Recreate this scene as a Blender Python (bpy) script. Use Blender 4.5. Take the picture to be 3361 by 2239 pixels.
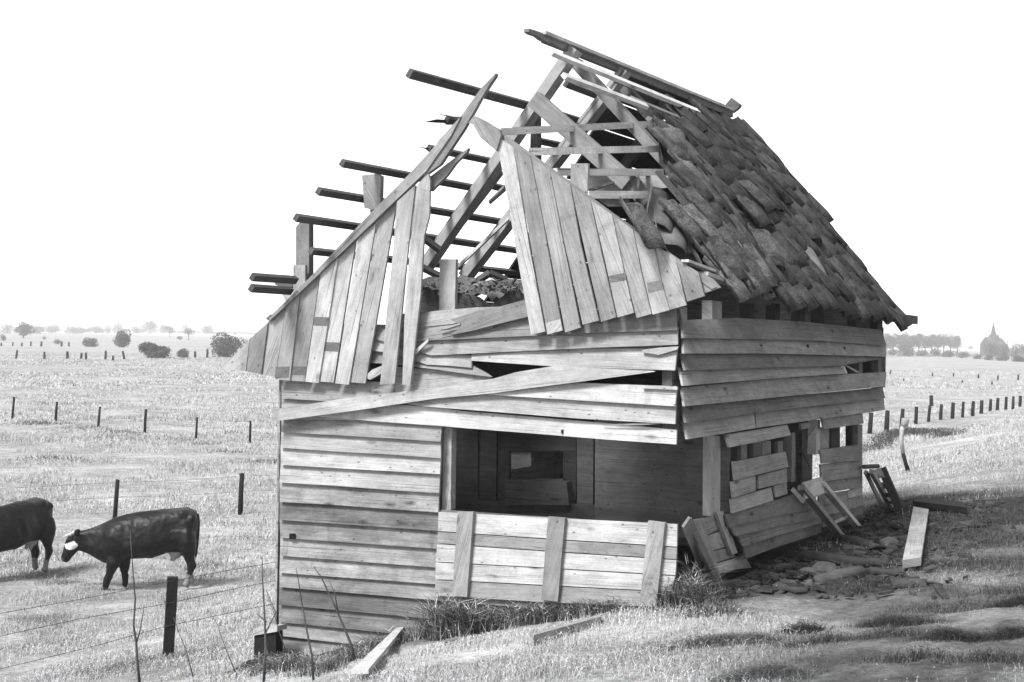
import bpy, bmesh, math, random
import numpy as np
from mathutils import Vector, Matrix, noise
random.seed(7); rng = np.random.default_rng(7)
R = math.radians
scene = bpy.context.scene
col = scene.collection
for o in list(bpy.data.objects): bpy.data.objects.remove(o)

# ------------------------------------------------------------------ camera, sky, sun, exposure
IW, IH, F = 3361.0, 2239.0, 4712.0
EYE = Vector((0, 0, 4.4)); ROLL, PITCH = math.atan(.019), 11.5 / F
_r0, _u0 = Vector((1, 0, 0)), Vector((0, math.sin(PITCH), math.cos(PITCH)))
FWD = Vector((0, math.cos(PITCH), -math.sin(PITCH)))
RT = _r0 * math.cos(ROLL) + _u0 * math.sin(ROLL)
UP = _u0 * math.cos(ROLL) - _r0 * math.sin(ROLL)
cd = bpy.data.cameras.new('camera'); cam = bpy.data.objects.new('camera', cd); col.objects.link(cam)
cam.matrix_world = Matrix(((RT.x, UP.x, -FWD.x, EYE.x), (RT.y, UP.y, -FWD.y, EYE.y), (RT.z, UP.z, -FWD.z, EYE.z), (0, 0, 0, 1)))
cd.sensor_width = 36; cd.lens = 36 * F / IW; cd.clip_start = .1; cd.clip_end = 20000
scene.camera = cam
SUN_EL, SUN_AZ = 50.0, Vector((-.66, -.75, 0)).normalized()
w = bpy.data.worlds.new('World'); scene.world = w; w.use_nodes = True
nt = w.node_tree; bg = nt.nodes['Background']
sky = nt.nodes.new('ShaderNodeTexSky'); sky.sky_type = 'NISHITA'; sky.sun_disc = False
sky.sun_elevation = R(SUN_EL); sky.sun_rotation = math.atan2(SUN_AZ.x, SUN_AZ.y)
sky.air_density = 1.0; sky.dust_density = 0.6; sky.ozone_density = 1.0
bw = nt.nodes.new('ShaderNodeRGBToBW')
nt.links.new(sky.outputs[0], bw.inputs[0]); nt.links.new(bw.outputs[0], bg.inputs[0])
bg.inputs[1].default_value = .075
ld = bpy.data.lights.new('sun', 'SUN'); ld.energy = 1.5; ld.angle = R(16); ld.color = (1, 1, 1)
sun = bpy.data.objects.new('sun', ld); col.objects.link(sun)
sd = Vector((SUN_AZ.x * math.cos(R(SUN_EL)), SUN_AZ.y * math.cos(R(SUN_EL)), math.sin(R(SUN_EL))))
sun.rotation_euler = sd.to_track_quat('Z', 'Y').to_euler(); sun.location = (0, 0, 60)
vs = scene.view_settings; vs.view_transform = 'Standard'; vs.look = 'None'; vs.gamma = 1; vs.use_curve_mapping = False
vs.exposure = 2.2

# ------------------------------------------------------------------ materials
def newmat(name):
    m = bpy.data.materials.new(name); m.use_nodes = True
    t = m.node_tree; b = t.nodes['Principled BSDF']; b.inputs['Roughness'].default_value = .85
    b.inputs['Specular IOR Level'].default_value = .2
    return m, t, b
def nd(t, ty, **kw):
    n = t.nodes.new(ty)
    for k, v in kw.items():
        if k in n.inputs.keys(): n.inputs[k].default_value = v
        else: setattr(n, k, v)
    return n
def mth(t, op, a, b=None, c=None, clamp=False):
    n = t.nodes.new('ShaderNodeMath'); n.operation = op; n.use_clamp = clamp
    for i, x in enumerate((a, b, c)):
        if x is None: continue
        if isinstance(x, (int, float)): n.inputs[i].default_value = x
        else: t.links.new(x, n.inputs[i])
    return n.outputs[0]
def mrange(t, x, a, b, c, d):
    n = t.nodes.new('ShaderNodeMapRange'); t.links.new(x, n.inputs[0])
    for i, v in enumerate((a, b, c, d)): n.inputs[i + 1].default_value = v
    return n.outputs[0]
def noise_tex(t, vec, scale, detail=4, rough=.6):
    n = t.nodes.new('ShaderNodeTexNoise'); n.inputs['Scale'].default_value = scale
    n.inputs['Detail'].default_value = detail; n.inputs['Roughness'].default_value = rough
    t.links.new(vec, n.inputs['Vector']); return n.outputs['Fac']

def make_wood(name, contrast=1.0, use_uv=True):
    m, t, b = newmat(name)
    oi = t.nodes.new('ShaderNodeObjectInfo'); tc = t.nodes.new('ShaderNodeTexCoord')
    off = t.nodes.new('ShaderNodeCombineXYZ')
    t.links.new(mth(t, 'MULTIPLY', oi.outputs['Random'], 91.0), off.inputs[0])
    t.links.new(mth(t, 'MULTIPLY', oi.outputs['Random'], 37.0), off.inputs[1])
    t.links.new(mth(t, 'MULTIPLY', oi.outputs['Random'], 53.0), off.inputs[2])
    va = nd(t, 'ShaderNodeVectorMath', operation='ADD'); t.links.new(tc.outputs['UV'], va.inputs[0]); t.links.new(off.outputs[0], va.inputs[1])
    def sc(x, y):
        v = nd(t, 'ShaderNodeVectorMath', operation='MULTIPLY'); v.inputs[1].default_value = (x, y, 1)
        t.links.new(va.outputs[0], v.inputs[0]); return v.outputs[0]
    g1 = noise_tex(t, sc(2.2, 75), 1, 3, .7); g2 = noise_tex(t, sc(1.1, 14), 1, 7, .75)
    bl = noise_tex(t, sc(3.0, 6.0), 1, 7, .78); fine = noise_tex(t, sc(110, 190), 1, 3, .8)
    vo = t.nodes.new('ShaderNodeTexVoronoi'); vo.inputs['Scale'].default_value = 1; vo.inputs['Randomness'].default_value = 1
    t.links.new(sc(2.6, 7.0), vo.inputs['Vector'])
    knot = mrange(t, vo.outputs['Distance'], .05, .2, .3, 1)
    vo2 = t.nodes.new('ShaderNodeTexVoronoi'); t.links.new(sc(9, 16), vo2.inputs['Vector']); vo2.inputs['Scale'].default_value = 1
    speck = mrange(t, vo2.outputs['Distance'], .04, .16, .25, 1)
    c = contrast
    k = mth(t, 'MULTIPLY', mrange(t, g1, .3, .7, 1 - .18 * c, 1 + .13 * c), mrange(t, g2, .3, .7, 1 - .14 * c, 1 + .1 * c))
    k = mth(t, 'MULTIPLY', k, mrange(t, bl, .3, .72, 1 - .42 * c, 1 + .18 * c))
    k = mth(t, 'MULTIPLY', k, mrange(t, fine, .3, .7, .78, 1.18))
    big = noise_tex(t, sc(.9, 2.5), 1, 3, .6); crack = noise_tex(t, sc(.7, 130), 1, 2, .5)
    k = mth(t, 'MULTIPLY', k, mrange(t, big, .35, .68, 1.08, 1 - .2 * c)); k = mth(t, 'MULTIPLY', k, mrange(t, crack, .30, .36, .35, 1))
    km = noise_tex(t, sc(1.3, 3.1), 1, 1, .5); knot = mth(t, 'MAXIMUM', knot, mrange(t, km, .50, .56, 1, 0))
    sm = noise_tex(t, sc(2.3, 4.1), 1, 1, .5); speck = mth(t, 'MAXIMUM', speck, mrange(t, sm, .46, .54, 1, 0))
    stain = noise_tex(t, sc(3.5, .8), 1, 6, .75); k = mth(t, 'MULTIPLY', k, mrange(t, stain, .58, .74, 1, 1 - .38 * c))
    k = mth(t, 'MULTIPLY', k, knot); k = mth(t, 'MULTIPLY', k, speck)
    k = mth(t, 'MULTIPLY', k, mrange(t, oi.outputs['Random'], 0, 1, .48, .82))
    mx = nd(t, 'ShaderNodeVectorMath', operation='SCALE'); t.links.new(oi.outputs['Color'], mx.inputs[0]); t.links.new(k, mx.inputs['Scale'])
    t.links.new(mx.outputs[0], b.inputs['Base Color'])
    bp = t.nodes.new('ShaderNodeBump'); bp.inputs['Strength'].default_value = .5; bp.inputs['Distance'].default_value = .004
    t.links.new(mth(t, 'ADD', g1, g2), bp.inputs['Height']); t.links.new(bp.outputs[0], b.inputs['Normal'])
    return m
WOOD = make_wood('weathered_wood'); DWOOD = make_wood('stained_wood', 1.4)

def simple(name, g, var=.35, scale=6, rough=.9, bump=.3, objvar=True, bdist=.02, fine=(.8, 1.2), orand=(.75, 1.25), obcol=False):
    m, t, b = newmat(name); b.inputs['Roughness'].default_value = rough
    tc = t.nodes.new('ShaderNodeTexCoord'); oi = t.nodes.new('ShaderNodeObjectInfo')
    va = nd(t, 'ShaderNodeVectorMath', operation='ADD'); t.links.new(tc.outputs['Object'], va.inputs[0])
    sv = nd(t, 'ShaderNodeVectorMath', operation='SCALE'); sv.inputs[0].default_value = (71, 33, 57); t.links.new(oi.outputs['Random'], sv.inputs['Scale'])
    t.links.new(sv.outputs[0], va.inputs[1])
    n1 = noise_tex(t, va.outputs[0], scale, 6, .65); n2 = noise_tex(t, va.outputs[0], scale * 7, 3, .7)
    k = mth(t, 'MULTIPLY', mrange(t, n1, .3, .7, 1 - var, 1 + var), mrange(t, n2, .3, .7, *fine))
    if objvar: k = mth(t, 'MULTIPLY', k, mrange(t, oi.outputs['Random'], 0, 1, *orand))
    k = mth(t, 'MULTIPLY', k, g)
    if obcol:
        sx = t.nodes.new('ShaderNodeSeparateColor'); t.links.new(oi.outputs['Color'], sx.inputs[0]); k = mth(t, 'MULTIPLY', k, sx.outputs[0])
    cc = t.nodes.new('ShaderNodeCombineXYZ')
    for i in range(3): t.links.new(k, cc.inputs[i])
    t.links.new(cc.outputs[0], b.inputs['Base Color'])
    bp = t.nodes.new('ShaderNodeBump'); bp.inputs['Strength'].default_value = bump; bp.inputs['Distance'].default_value = bdist
    t.links.new(n2, bp.inputs['Height']); t.links.new(bp.outputs[0], b.inputs['Normal'])
    return m
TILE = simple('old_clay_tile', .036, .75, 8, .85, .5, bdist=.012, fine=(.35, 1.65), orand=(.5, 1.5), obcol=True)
PALE_TILE = simple('clay_tile_underside', .1, .25, 9)
BARK = simple('bark', .07); STONE = simple('stone', .065, .4, 8); IRON = simple('rusty_wire', .05)
FARM = simple('old_masonry', .08, .15, .3)
DARKPOST = simple('tarred_post', .01, .3)
PALEPOST = simple('pale_pole', .28, .3)
def attr_mat(name, attr, rough=.9, transl=0.0, var=0):
    m, t, b = newmat(name); b.inputs['Roughness'].default_value = rough
    a = t.nodes.new('ShaderNodeAttribute'); a.attribute_name = attr
    t.links.new(a.outputs['Color'], b.inputs['Base Color'])
    return m
GRASS = attr_mat('dry_grass', 'tone'); LEAF = attr_mat('foliage', 'tone'); HIDE = attr_mat('cow_hide', 'tone', .48)

# ------------------------------------------------------------------ geometry of the place
b_ax = Vector((.4685, .8835, 0)).normalized(); a_ax = Vector((-b_ax.y, b_ax.x, 0))   # back along the right wall; left along the front
C = Vector((1.27, 11.05, 0)); WID, LEN = 3.78, 6.75                                   # front right corner of the shed
nF, nR = -b_ax, -a_ax
def hw(a, b, z): return C + a_ax * a + b_ax * b + Vector((0, 0, z))
ST = np.array([-1e4, -17., -15., -9.9, -7.85, -4.05, -1., 0., 3., 10., 22., 25., 1e5]); HT = np.array([0, 0, .06, 1.1, 1.53, 2.33, 2.66, 2.72, 2.8, 2.8, .3, 0, 0])
def ground_np(x, y):
    s = nR.x * x + nR.y * y; bb = b_ax.x * (x - C.x) + b_ax.y * (y - C.y)
    h = 0
    for d, wt in ((-.5, .25), (0, .5), (.5, .25)): h = h + wt * np.interp(s + d, ST, HT)
    k = np.clip(bb, 0, 7) * .02 * np.exp(-((s + 3.5) / 3.0) ** 2)
    return h + k
def ground(x, y): return float(ground_np(np.array([x]), np.array([y]))[0])
CROPS = {1: (1200, 50, .38265), 2: (2000, 150, .60589), 3: (700, 450, .54191), 4: (1300, 400, .47847), 5: (1600, 400, .45928), 6: (850, 1000, .44643),
         7: (1400, 950, .38265), 8: (2150, 950, .38271), 9: (2150, 1350, .41449), 10: (850, 1600, .40748), 11: (1350, 1350, .44643), 12: (0, 1550, .43945),
         13: (0, 1000, .40357), 14: (2700, 1000, .35085), 15: (1200, 1900, .46729), 16: (2200, 1500, .4932)}
def P(k, x, y): c = CROPS[k]; return (c[0] + x * c[2], c[1] + y * c[2])
def PL(k, *pts): return [P(k, x, y) for x, y in pts]
def ray(p): return (FWD * F + RT * (p[0] - IW / 2) - UP * (p[1] - IH / 2)).normalized()
def hitp(p, pt, n): d = ray(p); return EYE + d * ((pt - EYE).dot(n) / d.dot(n))
def onF(p, d=0): return hitp(p, C + nF * d, nF)
def onR(p, d=0): return hitp(p, C + nR * d, nR)
def onG(p):
    d = ray(p); t0, t = 3.0, 3.0
    while t < 6000:
        q = EYE + d * t
        if q.z < ground(q.x, q.y): break
        t0 = t; t *= 1.01
    for _ in range(30):
        m = (t0 + t) / 2; q = EYE + d * m
        if q.z < ground(q.x, q.y): t = m
        else: t0 = m
    return EYE + d * t
def project(v):
    d = v - EYE; z = d.dot(FWD); return (IW / 2 + F * d.dot(RT) / z, IH / 2 - F * d.dot(UP) / z)
RIDGE_Z, EAVE_Z = 7.2, 4.55
nL = (a_ax * 1.4 + Vector((0, 0, 1))).normalized()
def onL(p, off=0): return hitp(p, hw(WID / 2, 0, RIDGE_Z) + nL * off, nL)
E_A, E_NEAR, E_FAR = -.18, 4.93, 4.76
def S(t, q, off=0):                                                  # right roof slope, q = 0 ridge .. 1 eave
    r = hw(WID / 2 - .04, t, 7.14); e = hw(E_A, t, E_NEAR + (E_FAR - E_NEAR) * t / 6.7)
    sag = .09 * math.sin(math.pi * q) * (1 + .4 * math.sin(t * 1.7))
    n = (nR * (r.z - e.z) + Vector((0, 0, WID / 2 - .04 - E_A))).normalized()
    return r.lerp(e, q) + n * (off + sag * .6 + .03 * math.sin(t * 3.1 + q * 4))
def Sn(t, q):
    du = S(t + .02, q) - S(t - .02, q); dv = S(t, q + .01) - S(t, q - .01)
    return dv.normalized(), du.normalized(), du.cross(dv).normalized() * -1
def onS(p, off=0):
    n = Sn(3, .5)[2]
    if n.z < 0: n = -n
    return hitp(p, S(3, .5) + n * off, n)

# ------------------------------------------------------------------ object helpers
def link(o, parent=None, label=None, cat=None, group=None, kind=None):
    col.objects.link(o)
    if parent: o.parent = parent
    for k, v in (('label', label), ('category', cat), ('group', group), ('kind', kind)):
        if v: o[k] = v
    return o
def thing(name, loc, label, cat, group=None):
    o = bpy.data.objects.new(name, None); o.empty_display_size = .2; o.location = loc
    return link(o, None, label, cat, group)
def meshobj(name, verts, faces, mat, parent=None, tone=None, uvdir=None, smooth=False, **kw):
    org = Vector(parent.location) if parent is not None else Vector((0, 0, 0))
    if parent is not None and parent.parent is not None: org = org + Vector(parent.parent.location)
    own = Vector((0, 0, 0))
    if parent is None and 'loc' in kw: own = Vector(kw.pop('loc'))
    me = bpy.data.meshes.new(name); me.from_pydata([tuple(Vector(v) - org - own) for v in verts], [], faces)
    me.materials.append(mat)
    if uvdir is not None:
        ul = me.uv_layers.new(name='UVMap'); ud = uvdir.normalized()
        pts = [Vector(v) for v in verts]; c = sum(pts, Vector()) / len(pts)
        best = None                                                   # across direction: largest residual spread
        res = [(p - c) - ud * (p - c).dot(ud) for p in pts]; best = max(res, key=lambda r: r.length)
        ac = best.normalized() if best.length > 1e-6 else Vector((0, 0, 1)); th = ud.cross(ac)
        for lp in me.loops:
            p = pts[lp.vertex_index] - c; ul.data[lp.index].uv = (p.dot(ud), p.dot(ac) + p.dot(th))
    if smooth:
        for f in me.polygons: f.use_smooth = True
    me.update()
    o = bpy.data.objects.new(name, me); o.location = own
    if tone is not None: o.color = (tone, tone, tone, 1)
    return link(o, parent, **kw)
def recalc(verts, faces):
    bm = bmesh.new(); vs_ = [bm.verts.new(v) for v in verts]
    for f in faces:
        try: bm.faces.new([vs_[i] for i in f])
        except ValueError: pass
    bmesh.ops.recalc_face_normals(bm, faces=bm.faces); bm.verts.index_update()
    fs = [[v.index for v in f.verts] for f in bm.faces]; bm.free(); return fs
def prism(name, pts, n, th, parent, tone=.45, mat=None, uvdir=None, **kw):
    """plank of outline pts (outer face), thickness th against n"""
    n = n.normalized(); k = len(pts); v = list(pts) + [p - n * th for p in pts]
    f = [list(range(k)), list(range(2 * k - 1, k - 1, -1))] + [[i, i + k, (i + 1) % k + k, (i + 1) % k] for i in range(k)]
    if uvdir is None:
        bd = 0
        for i in range(k):
            for j in range(i):
                d = pts[i] - pts[j]
                if d.length > bd: bd = d.length; uvdir = d
    return meshobj(name, v, recalc(v, f), mat or WOOD, parent, tone, uvdir, **kw)
def strip(name, bot, top, n, th, parent, tone=.45, mat=None, **kw):
    """board given by matching stations along its bottom and top edges"""
    k = len(bot); v = []; f = []
    for p, q in zip(bot, top): v += [p, q, q - n * th, p - n * th]
    for i in range(k - 1):
        o = 4 * i
        for j in range(4): f.append([o + j, o + (j + 1) % 4, o + 4 + (j + 1) % 4, o + 4 + j])
    f += [[0, 1, 2, 3], [4 * k - 1, 4 * k - 2, 4 * k - 3, 4 * k - 4]]
    return meshobj(name, v, recalc(v, f), mat or WOOD, parent, tone, bot[-1] - bot[0], **kw)
def beam(name, p0, p1, wd, ht, parent, tone=.4, side=None, mat=None, w1=None, **kw):
    d = (p1 - p0).normalized(); side = (side - d * side.dot(d)).normalized() if side is not None else d.orthogonal().normalized()
    u = d.cross(side).normalized(); v = []
    for p, k in ((p0, 1), (p1, (w1 or wd) / wd)):
        for s, t in ((-1, -1), (1, -1), (1, 1), (-1, 1)): v.append(p + side * s * wd / 2 * k + u * t * ht / 2)
    f = [[0, 1, 2, 3], [4, 5, 6, 7]] + [[i, (i + 1) % 4, (i + 1) % 4 + 4, i + 4] for i in range(4)]
    return meshobj(name, v, recalc(v, f), mat or WOOD, parent, tone, d, **kw)
def tube_geo(pts, rad, n=7):
    v, f = [], []; prev = None
    for i, p in enumerate(pts):
        d = (pts[min(i + 1, len(pts) - 1)] - pts[max(i - 1, 0)]).normalized()
        u = (prev - d * prev.dot(d)).normalized() if prev is not None else d.orthogonal().normalized(); prev = u
        w_ = d.cross(u)
        for k in range(n): an = 2 * math.pi * k / n; v.append(p + (u * math.cos(an) + w_ * math.sin(an)) * rad[i])
    for i in range(len(pts) - 1):
        for k in range(n): f.append([i * n + k, i * n + (k + 1) % n, (i + 1) * n + (k + 1) % n, (i + 1) * n + k])
    f += [list(range(n))[::-1], [(len(pts) - 1) * n + k for k in range(n)]]
    return v, f
def tube(name, pts, rad, mat, parent=None, n=7, tone=None, **kw):
    pts = [Vector(p) for p in pts]
    if not isinstance(rad, (list, tuple)): rad = [rad] * len(pts)
    v, f = tube_geo(pts, rad, n)
    return meshobj(name, v, f, mat, parent, tone, smooth=True, uvdir=pts[-1] - pts[0], **kw)

# ------------------------------------------------------------------ terrain
def axis(lo, hi, step, far_lo, far_hi, g=1.13):
    a = list(np.arange(lo, hi, step)); s = step; x = hi
    while x < far_hi: a.append(x); s *= g; x += s
    a.append(far_hi); s = step; x = lo - step
    while x > far_lo: a.insert(0, x); s *= g; x -= s
    a.insert(0, far_lo); return np.array(a)
gx = axis(-12, 13, .14, -900, 900); gy = axis(4, 32, .14, -50, 1450)
X, Y = np.meshgrid(gx, gy)
def fbm(x, y, sc, seed=0):
    """cheap value noise, numpy"""
    out = np.zeros_like(x, dtype=float); amp = 1; tot = 0
    for o in range(4):
        xs, ys = x * sc + seed * 17.3 + o * 5.7, y * sc + seed * 9.1 + o * 3.3
        xi, yi = np.floor(xs), np.floor(ys); fx, fy = xs - xi, ys - yi
        fx, fy = fx * fx * (3 - 2 * fx), fy * fy * (3 - 2 * fy)
        hsh = lambda i, j: (np.sin(i * 127.1 + j * 311.7 + seed) * 43758.5453) % 1.0
        n_ = (hsh(xi, yi) * (1 - fx) + hsh(xi + 1, yi) * fx) * (1 - fy) + (hsh(xi, yi + 1) * (1 - fx) + hsh(xi + 1, yi + 1) * fx) * fy
        out += n_ * amp; tot += amp; amp *= .5; sc *= 2.03
    return out / tot
def house_ab(x, y): return a_ax.x * (x - C.x) + a_ax.y * (y - C.y), b_ax.x * (x - C.x) + b_ax.y * (y - C.y)
def dirt_np(x, y):
    a, b = house_ab(x, y); d = -a
    n = fbm(x, y, .9, 3); n2 = fbm(x, y, 2.6, 5)
    k = np.clip((2.1 - d + (n - .5) * 1.6 + np.clip(b - 3, 0, 3) * .25) / .7, 0, 1) * np.clip((b + .2 + (n - .5) * .8 - d * .35) / .6, 0, 1) * np.clip((8.6 - b) / 1.5, 0, 1) * (d > -3.65)
    k2 = np.clip((.6 * n2 + .4 * fbm(x, y, 7.0, 31) - .46) * 7, 0, 1) * np.clip((d - .6) / 1.2, 0, 1) * np.clip((b + 5.5) / 2, 0, 1) * np.clip((9.5 - b) / 2, 0, 1) * np.clip((7.5 - d) / 2, 0, 1)
    return np.clip(np.maximum(k, k2 * .72), 0, 1)
def worn_np(x, y):                                                   # poor trampled turf on the shoulder of the dyke
    a, b = house_ab(x, y); d = -a; n = fbm(x, y, .8, 41)
    return np.clip((d - .1 + (n - .5) * 1.6 + np.clip(b, -3, 0) * .3) / 1.2, 0, 1) * np.clip((16 - b) / 5, 0, 1) * np.clip((9.5 - d) / 2, 0, 1)
def path_np(x, y):                                                   # trodden pale strip curving past the shed front
    a, b = house_ab(x, y); d = -a; n = fbm(x, y, 1.1, 8)
    c = np.abs(b + .95 - d * .28 + (n - .5) * .5 + .12 * np.clip(-d, 0, 4))
    return np.clip(1 - c / .5, 0, 1) * np.clip((d + 3.2) / .8, 0, 1) * np.clip((2.6 - d) / .8, 0, 1)
near = np.exp(-(np.hypot(X, Y - 14) / 40) ** 2)
Zg = ground_np(X, Y) + ((fbm(X, Y, .7, 1) - .5) * .14 + (fbm(X, Y, 2.4, 2) - .5) * .06) * near + (fbm(X, Y, .12, 4) - .5) * .25 * np.exp(-(np.hypot(X, Y - 40) / 120) ** 2) * np.clip((Y - 24) / 15, 0, 1)
DR = dirt_np(X, Y); Zg = Zg + DR * (fbm(X, Y, 3.5, 6) - .55) * .14
ny, nx = X.shape
tv = np.stack([X.ravel(), Y.ravel(), Zg.ravel()], 1)
idx = np.arange(ny * nx).reshape(ny, nx)
tf = np.stack([idx[:-1, :-1], idx[:-1, 1:], idx[1:, 1:], idx[1:, :-1]], -1).reshape(-1, 4)
me = bpy.data.meshes.new('ground'); me.from_pydata(tv.tolist(), [], tf.tolist())
for nm, arr in (('dirt', DR), ('path', path_np(X, Y)), ('worn', worn_np(X, Y))):
    at = me.attributes.new(nm, 'FLOAT', 'POINT'); at.data.foreach_set('value', arr.ravel().astype(np.float32))
me.polygons.foreach_set('use_smooth', [True] * len(me.polygons))
gm, t, b = newmat('meadow_ground')
geo = t.nodes.new('ShaderNodeNewGeometry'); pos = geo.outputs['Position']
n1 = noise_tex(t, pos, .35, 6, .65); n2 = noise_tex(t, pos, 1.7, 6, .7); n3 = noise_tex(t, pos, 16, 4, .7); n4 = noise_tex(t, pos, .03, 5, .6)
k = mth(t, 'MULTIPLY', mrange(t, n1, .32, .68, .6, 1.25), mrange(t, n2, .3, .7, .6, 1.3))
k = mth(t, 'MULTIPLY', k, mrange(t, n3, .3, .7, .55, 1.4)); k = mth(t, 'MULTIPLY', k, mrange(t, n4, .35, .65, .85, 1.12))
k = mth(t, 'MULTIPLY', k, .34)
at = nd(t, 'ShaderNodeAttribute', attribute_name='path')
k = mth(t, 'ADD', k, mth(t, 'MULTIPLY', at.outputs['Fac'], .12))
wa = nd(t, 'ShaderNodeAttribute', attribute_name='worn'); k = mth(t, 'MULTIPLY', k, mrange(t, wa.outputs['Fac'], 0, 1, 1, .5))
earth = mth(t, 'MULTIPLY', mth(t, 'MULTIPLY', mrange(t, n2, .3, .7, .5, 1.5), mrange(t, n3, .3, .7, .4, 1.7)), .022)
at = nd(t, 'ShaderNodeAttribute', attribute_name='dirt')
mx = t.nodes.new('ShaderNodeMix'); t.links.new(at.outputs['Fac'], mx.inputs[0]); t.links.new(k, mx.inputs[2]); t.links.new(earth, mx.inputs[3])
cc = t.nodes.new('ShaderNodeCombineXYZ')
for i in range(3): t.links.new(mx.outputs[0], cc.inputs[i])
t.links.new(cc.outputs[0], b.inputs['Base Color'])
bp = t.nodes.new('ShaderNodeBump'); bp.inputs['Strength'].default_value = .8; bp.inputs['Distance'].default_value = .06
t.links.new(mth(t, 'ADD', n3, n2), bp.inputs['Height']); t.links.new(bp.outputs[0], b.inputs['Normal'])
me.materials.append(gm)
link(bpy.data.objects.new('ground', me), kind='structure')

# ------------------------------------------------------------------ the shed
shed = thing('shed', hw(WID / 2, LEN / 2, 2.0), 'ruined wooden shed with a half collapsed tiled roof on the dyke slope', 'shed')
def fboard(bot, top, tone=.45, db=.05, dt=.006, up=9, th=.02, name='wall_plank', mat=None):
    top = [(x, y - up) for x, y in top]
    return strip(name, [onF(p, db) for p in bot], [onF(p, dt) for p in top], nF, th, shed, tone, mat)
def rboard(bot, top, tone=.4, db=.075, dt=.0, up=10, th=.02, name='wall_plank', mat=None):
    tone *= .92  # right wall a little darker: its shaded side put into the board tone
    top = [(x, y - up) for x, y in top]
    return strip(name, [onR(p, db) for p in bot], [onR(p, dt) for p in top], nR, th, shed, tone, mat)
def fpoly(k, pts, tone=.45, d=.05, th=.022, name='wall_plank', mat=None, lean=0.0, z0=4.5):
    n = nF
    if lean: n = (nF + Vector((0, 0, lean))).normalized()
    return prism(name, [hitp(P(k, *q), C + nF * d + Vector((0, 0, z0)), n) for q in pts], n, th, shed, tone, mat)

# front, lower left weatherboards: lower edges, top to bottom (left and right end)
L6 = [((165, 845), (1345, 893)), ((165, 938), (1335, 1008)), ((158, 1052), (1337, 1130)), ((160, 1178), (1330, 1247)), ((150, 1308), (1325, 1387)), ((152, 1450), (1318, 1528))]
L10 = [((165, 262), (1445, 350)), ((172, 405), (1430, 495)), ((170, 550), (1420, 645)), ((165, 688), (1420, 780)), ((165, 802), (1420, 908)), ((160, 945), (1080, 1030)),
       ((160, 1085), (1130, 1180)), ((162, 1195), (1000, 1292)), ((165, 1320), (900, 1400)), ((165, 1440), (900, 1520))]
lines = [PL(6, *e) for e in L6] + [PL(10, *e) for e in L10]
tones = [.44, .46, .47, .45, .48, .27, .47, .41, .50, .42, .30, .33, .50, .45, .40, .38]
for i in range(1, len(lines)):
    bt, tp = lines[i], lines[i - 1]
    if i >= 6:                                                        # carries on behind the hatch to the corner
        def ext(e, xe):
            (x0, y0), (x1, y1) = e; return [e[0], e[1], (xe, y1 + (y1 - y0) / (x1 - x0) * (xe - x1))]
        xe = 2215
        bt, tp = ext(bt, xe), ext([tp[0], (bt[1][0], tp[0][1] + (tp[1][1] - tp[0][1]) / (tp[1][0] - tp[0][0]) * (bt[1][0] - tp[0][0]))], xe)
        if i == 11: pass
    # small uneven steps in the lower edge
    if len(bt) == 2:
        m = [((bt[0][0] * (1 - q) + bt[1][0] * q), (bt[0][1] * (1 - q) + bt[1][1] * q) + random.uniform(-2, 2)) for q in (.35, .7)]
        mt = [((tp[0][0] * (1 - q) + tp[1][0] * q), (tp[0][1] * (1 - q) + tp[1][1] * q)) for q in (.35, .7)]
        bt = [bt[0]] + m + [bt[1]]; tp = [tp[0]] + mt + [tp[1]]
    fboard(bt, tp, tones[i - 1] * (.86 if i >= 6 else 1), mat=DWOOD if i >= 5 else WOOD)
# front, upper boards
fboard(PL(6, (165, 690), (600, 715), (1000, 735)), PL(6, (165, 555), (600, 575), (1120, 600)), .36)
fboard(PL(6, (165, 850), (420, 845), (700, 850)), PL(6, (165, 690), (420, 703), (700, 716)), .52, dt=.004)
fboard(PL(6, (1000, 650), (1300, 640), (1760, 600)), PL(6, (1020, 478), (1300, 500), (1690, 545)), .43)
fboard(PL(7, (-700, 620), (-300, 640), (100, 690), (420, 735), (560, 752)), PL(7, (-700, 520), (-300, 560), (0, 645), (380, 668), (520, 745)), .45)          # splintered lower half
fboard(PL(7, (-700, 500), (-300, 545), (0, 645), (200, 655), (385, 672)), PL(7, (-700, 380), (-300, 440), (0, 565), (200, 560), (385, 590)), .47)
fboard(PL(7, (385, 612), (1000, 655), (1600, 678), (2130, 695)), PL(7, (385, 560), (1000, 518), (1600, 520), (2150, 520)), .5, up=5)
fboard(PL(7, (1850, 540), (1990, 562), (2150, 515)), PL(7, (1850, 520), (1990, 500), (2160, 488)), .5, db=.05, dt=.04, up=0)
fboard(PL(7, (-700, 350), (40, 566), (500, 545), (1000, 520), (1500, 498), (2155, 475)), PL(7, (-700, 300), (40, 438), (500, 420), (1000, 392), (1500, 370), (2155, 350)), .5)
fboard(PL(7, (-30, 442), (500, 418), (900, 398), (1400, 374), (2150, 350)), PL(7, (-30, 360), (500, 330), (900, 262), (1400, 250), (2130, 170)), .36)
fboard(PL(7, (-260, 455), (0, 442), (250, 388), (560, 330)), PL(7, (-260, 325), (0, 318), (250, 290), (560, 215)), .46, db=.045, dt=.02, up=0)
fboard(PL(7, (-250, 328), (0, 318), (270, 292), (430, 250), (620, 200)), PL(7, (-250, 212), (0, 190), (270, 168), (430, 154), (640, 148)), .48, db=.03, dt=.01, up=0)
fpoly(7, [(200, 260), (430, 190), (640, 145), (870, 80), (875, 232), (600, 300), (380, 357), (240, 385), (205, 378), (270, 345), (110, 352), (290, 298)], .47, .075, .02)
fpoly(7, [(110, 345), (200, 312), (290, 288), (285, 302), (180, 335)], .7, .085, .008)
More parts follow.
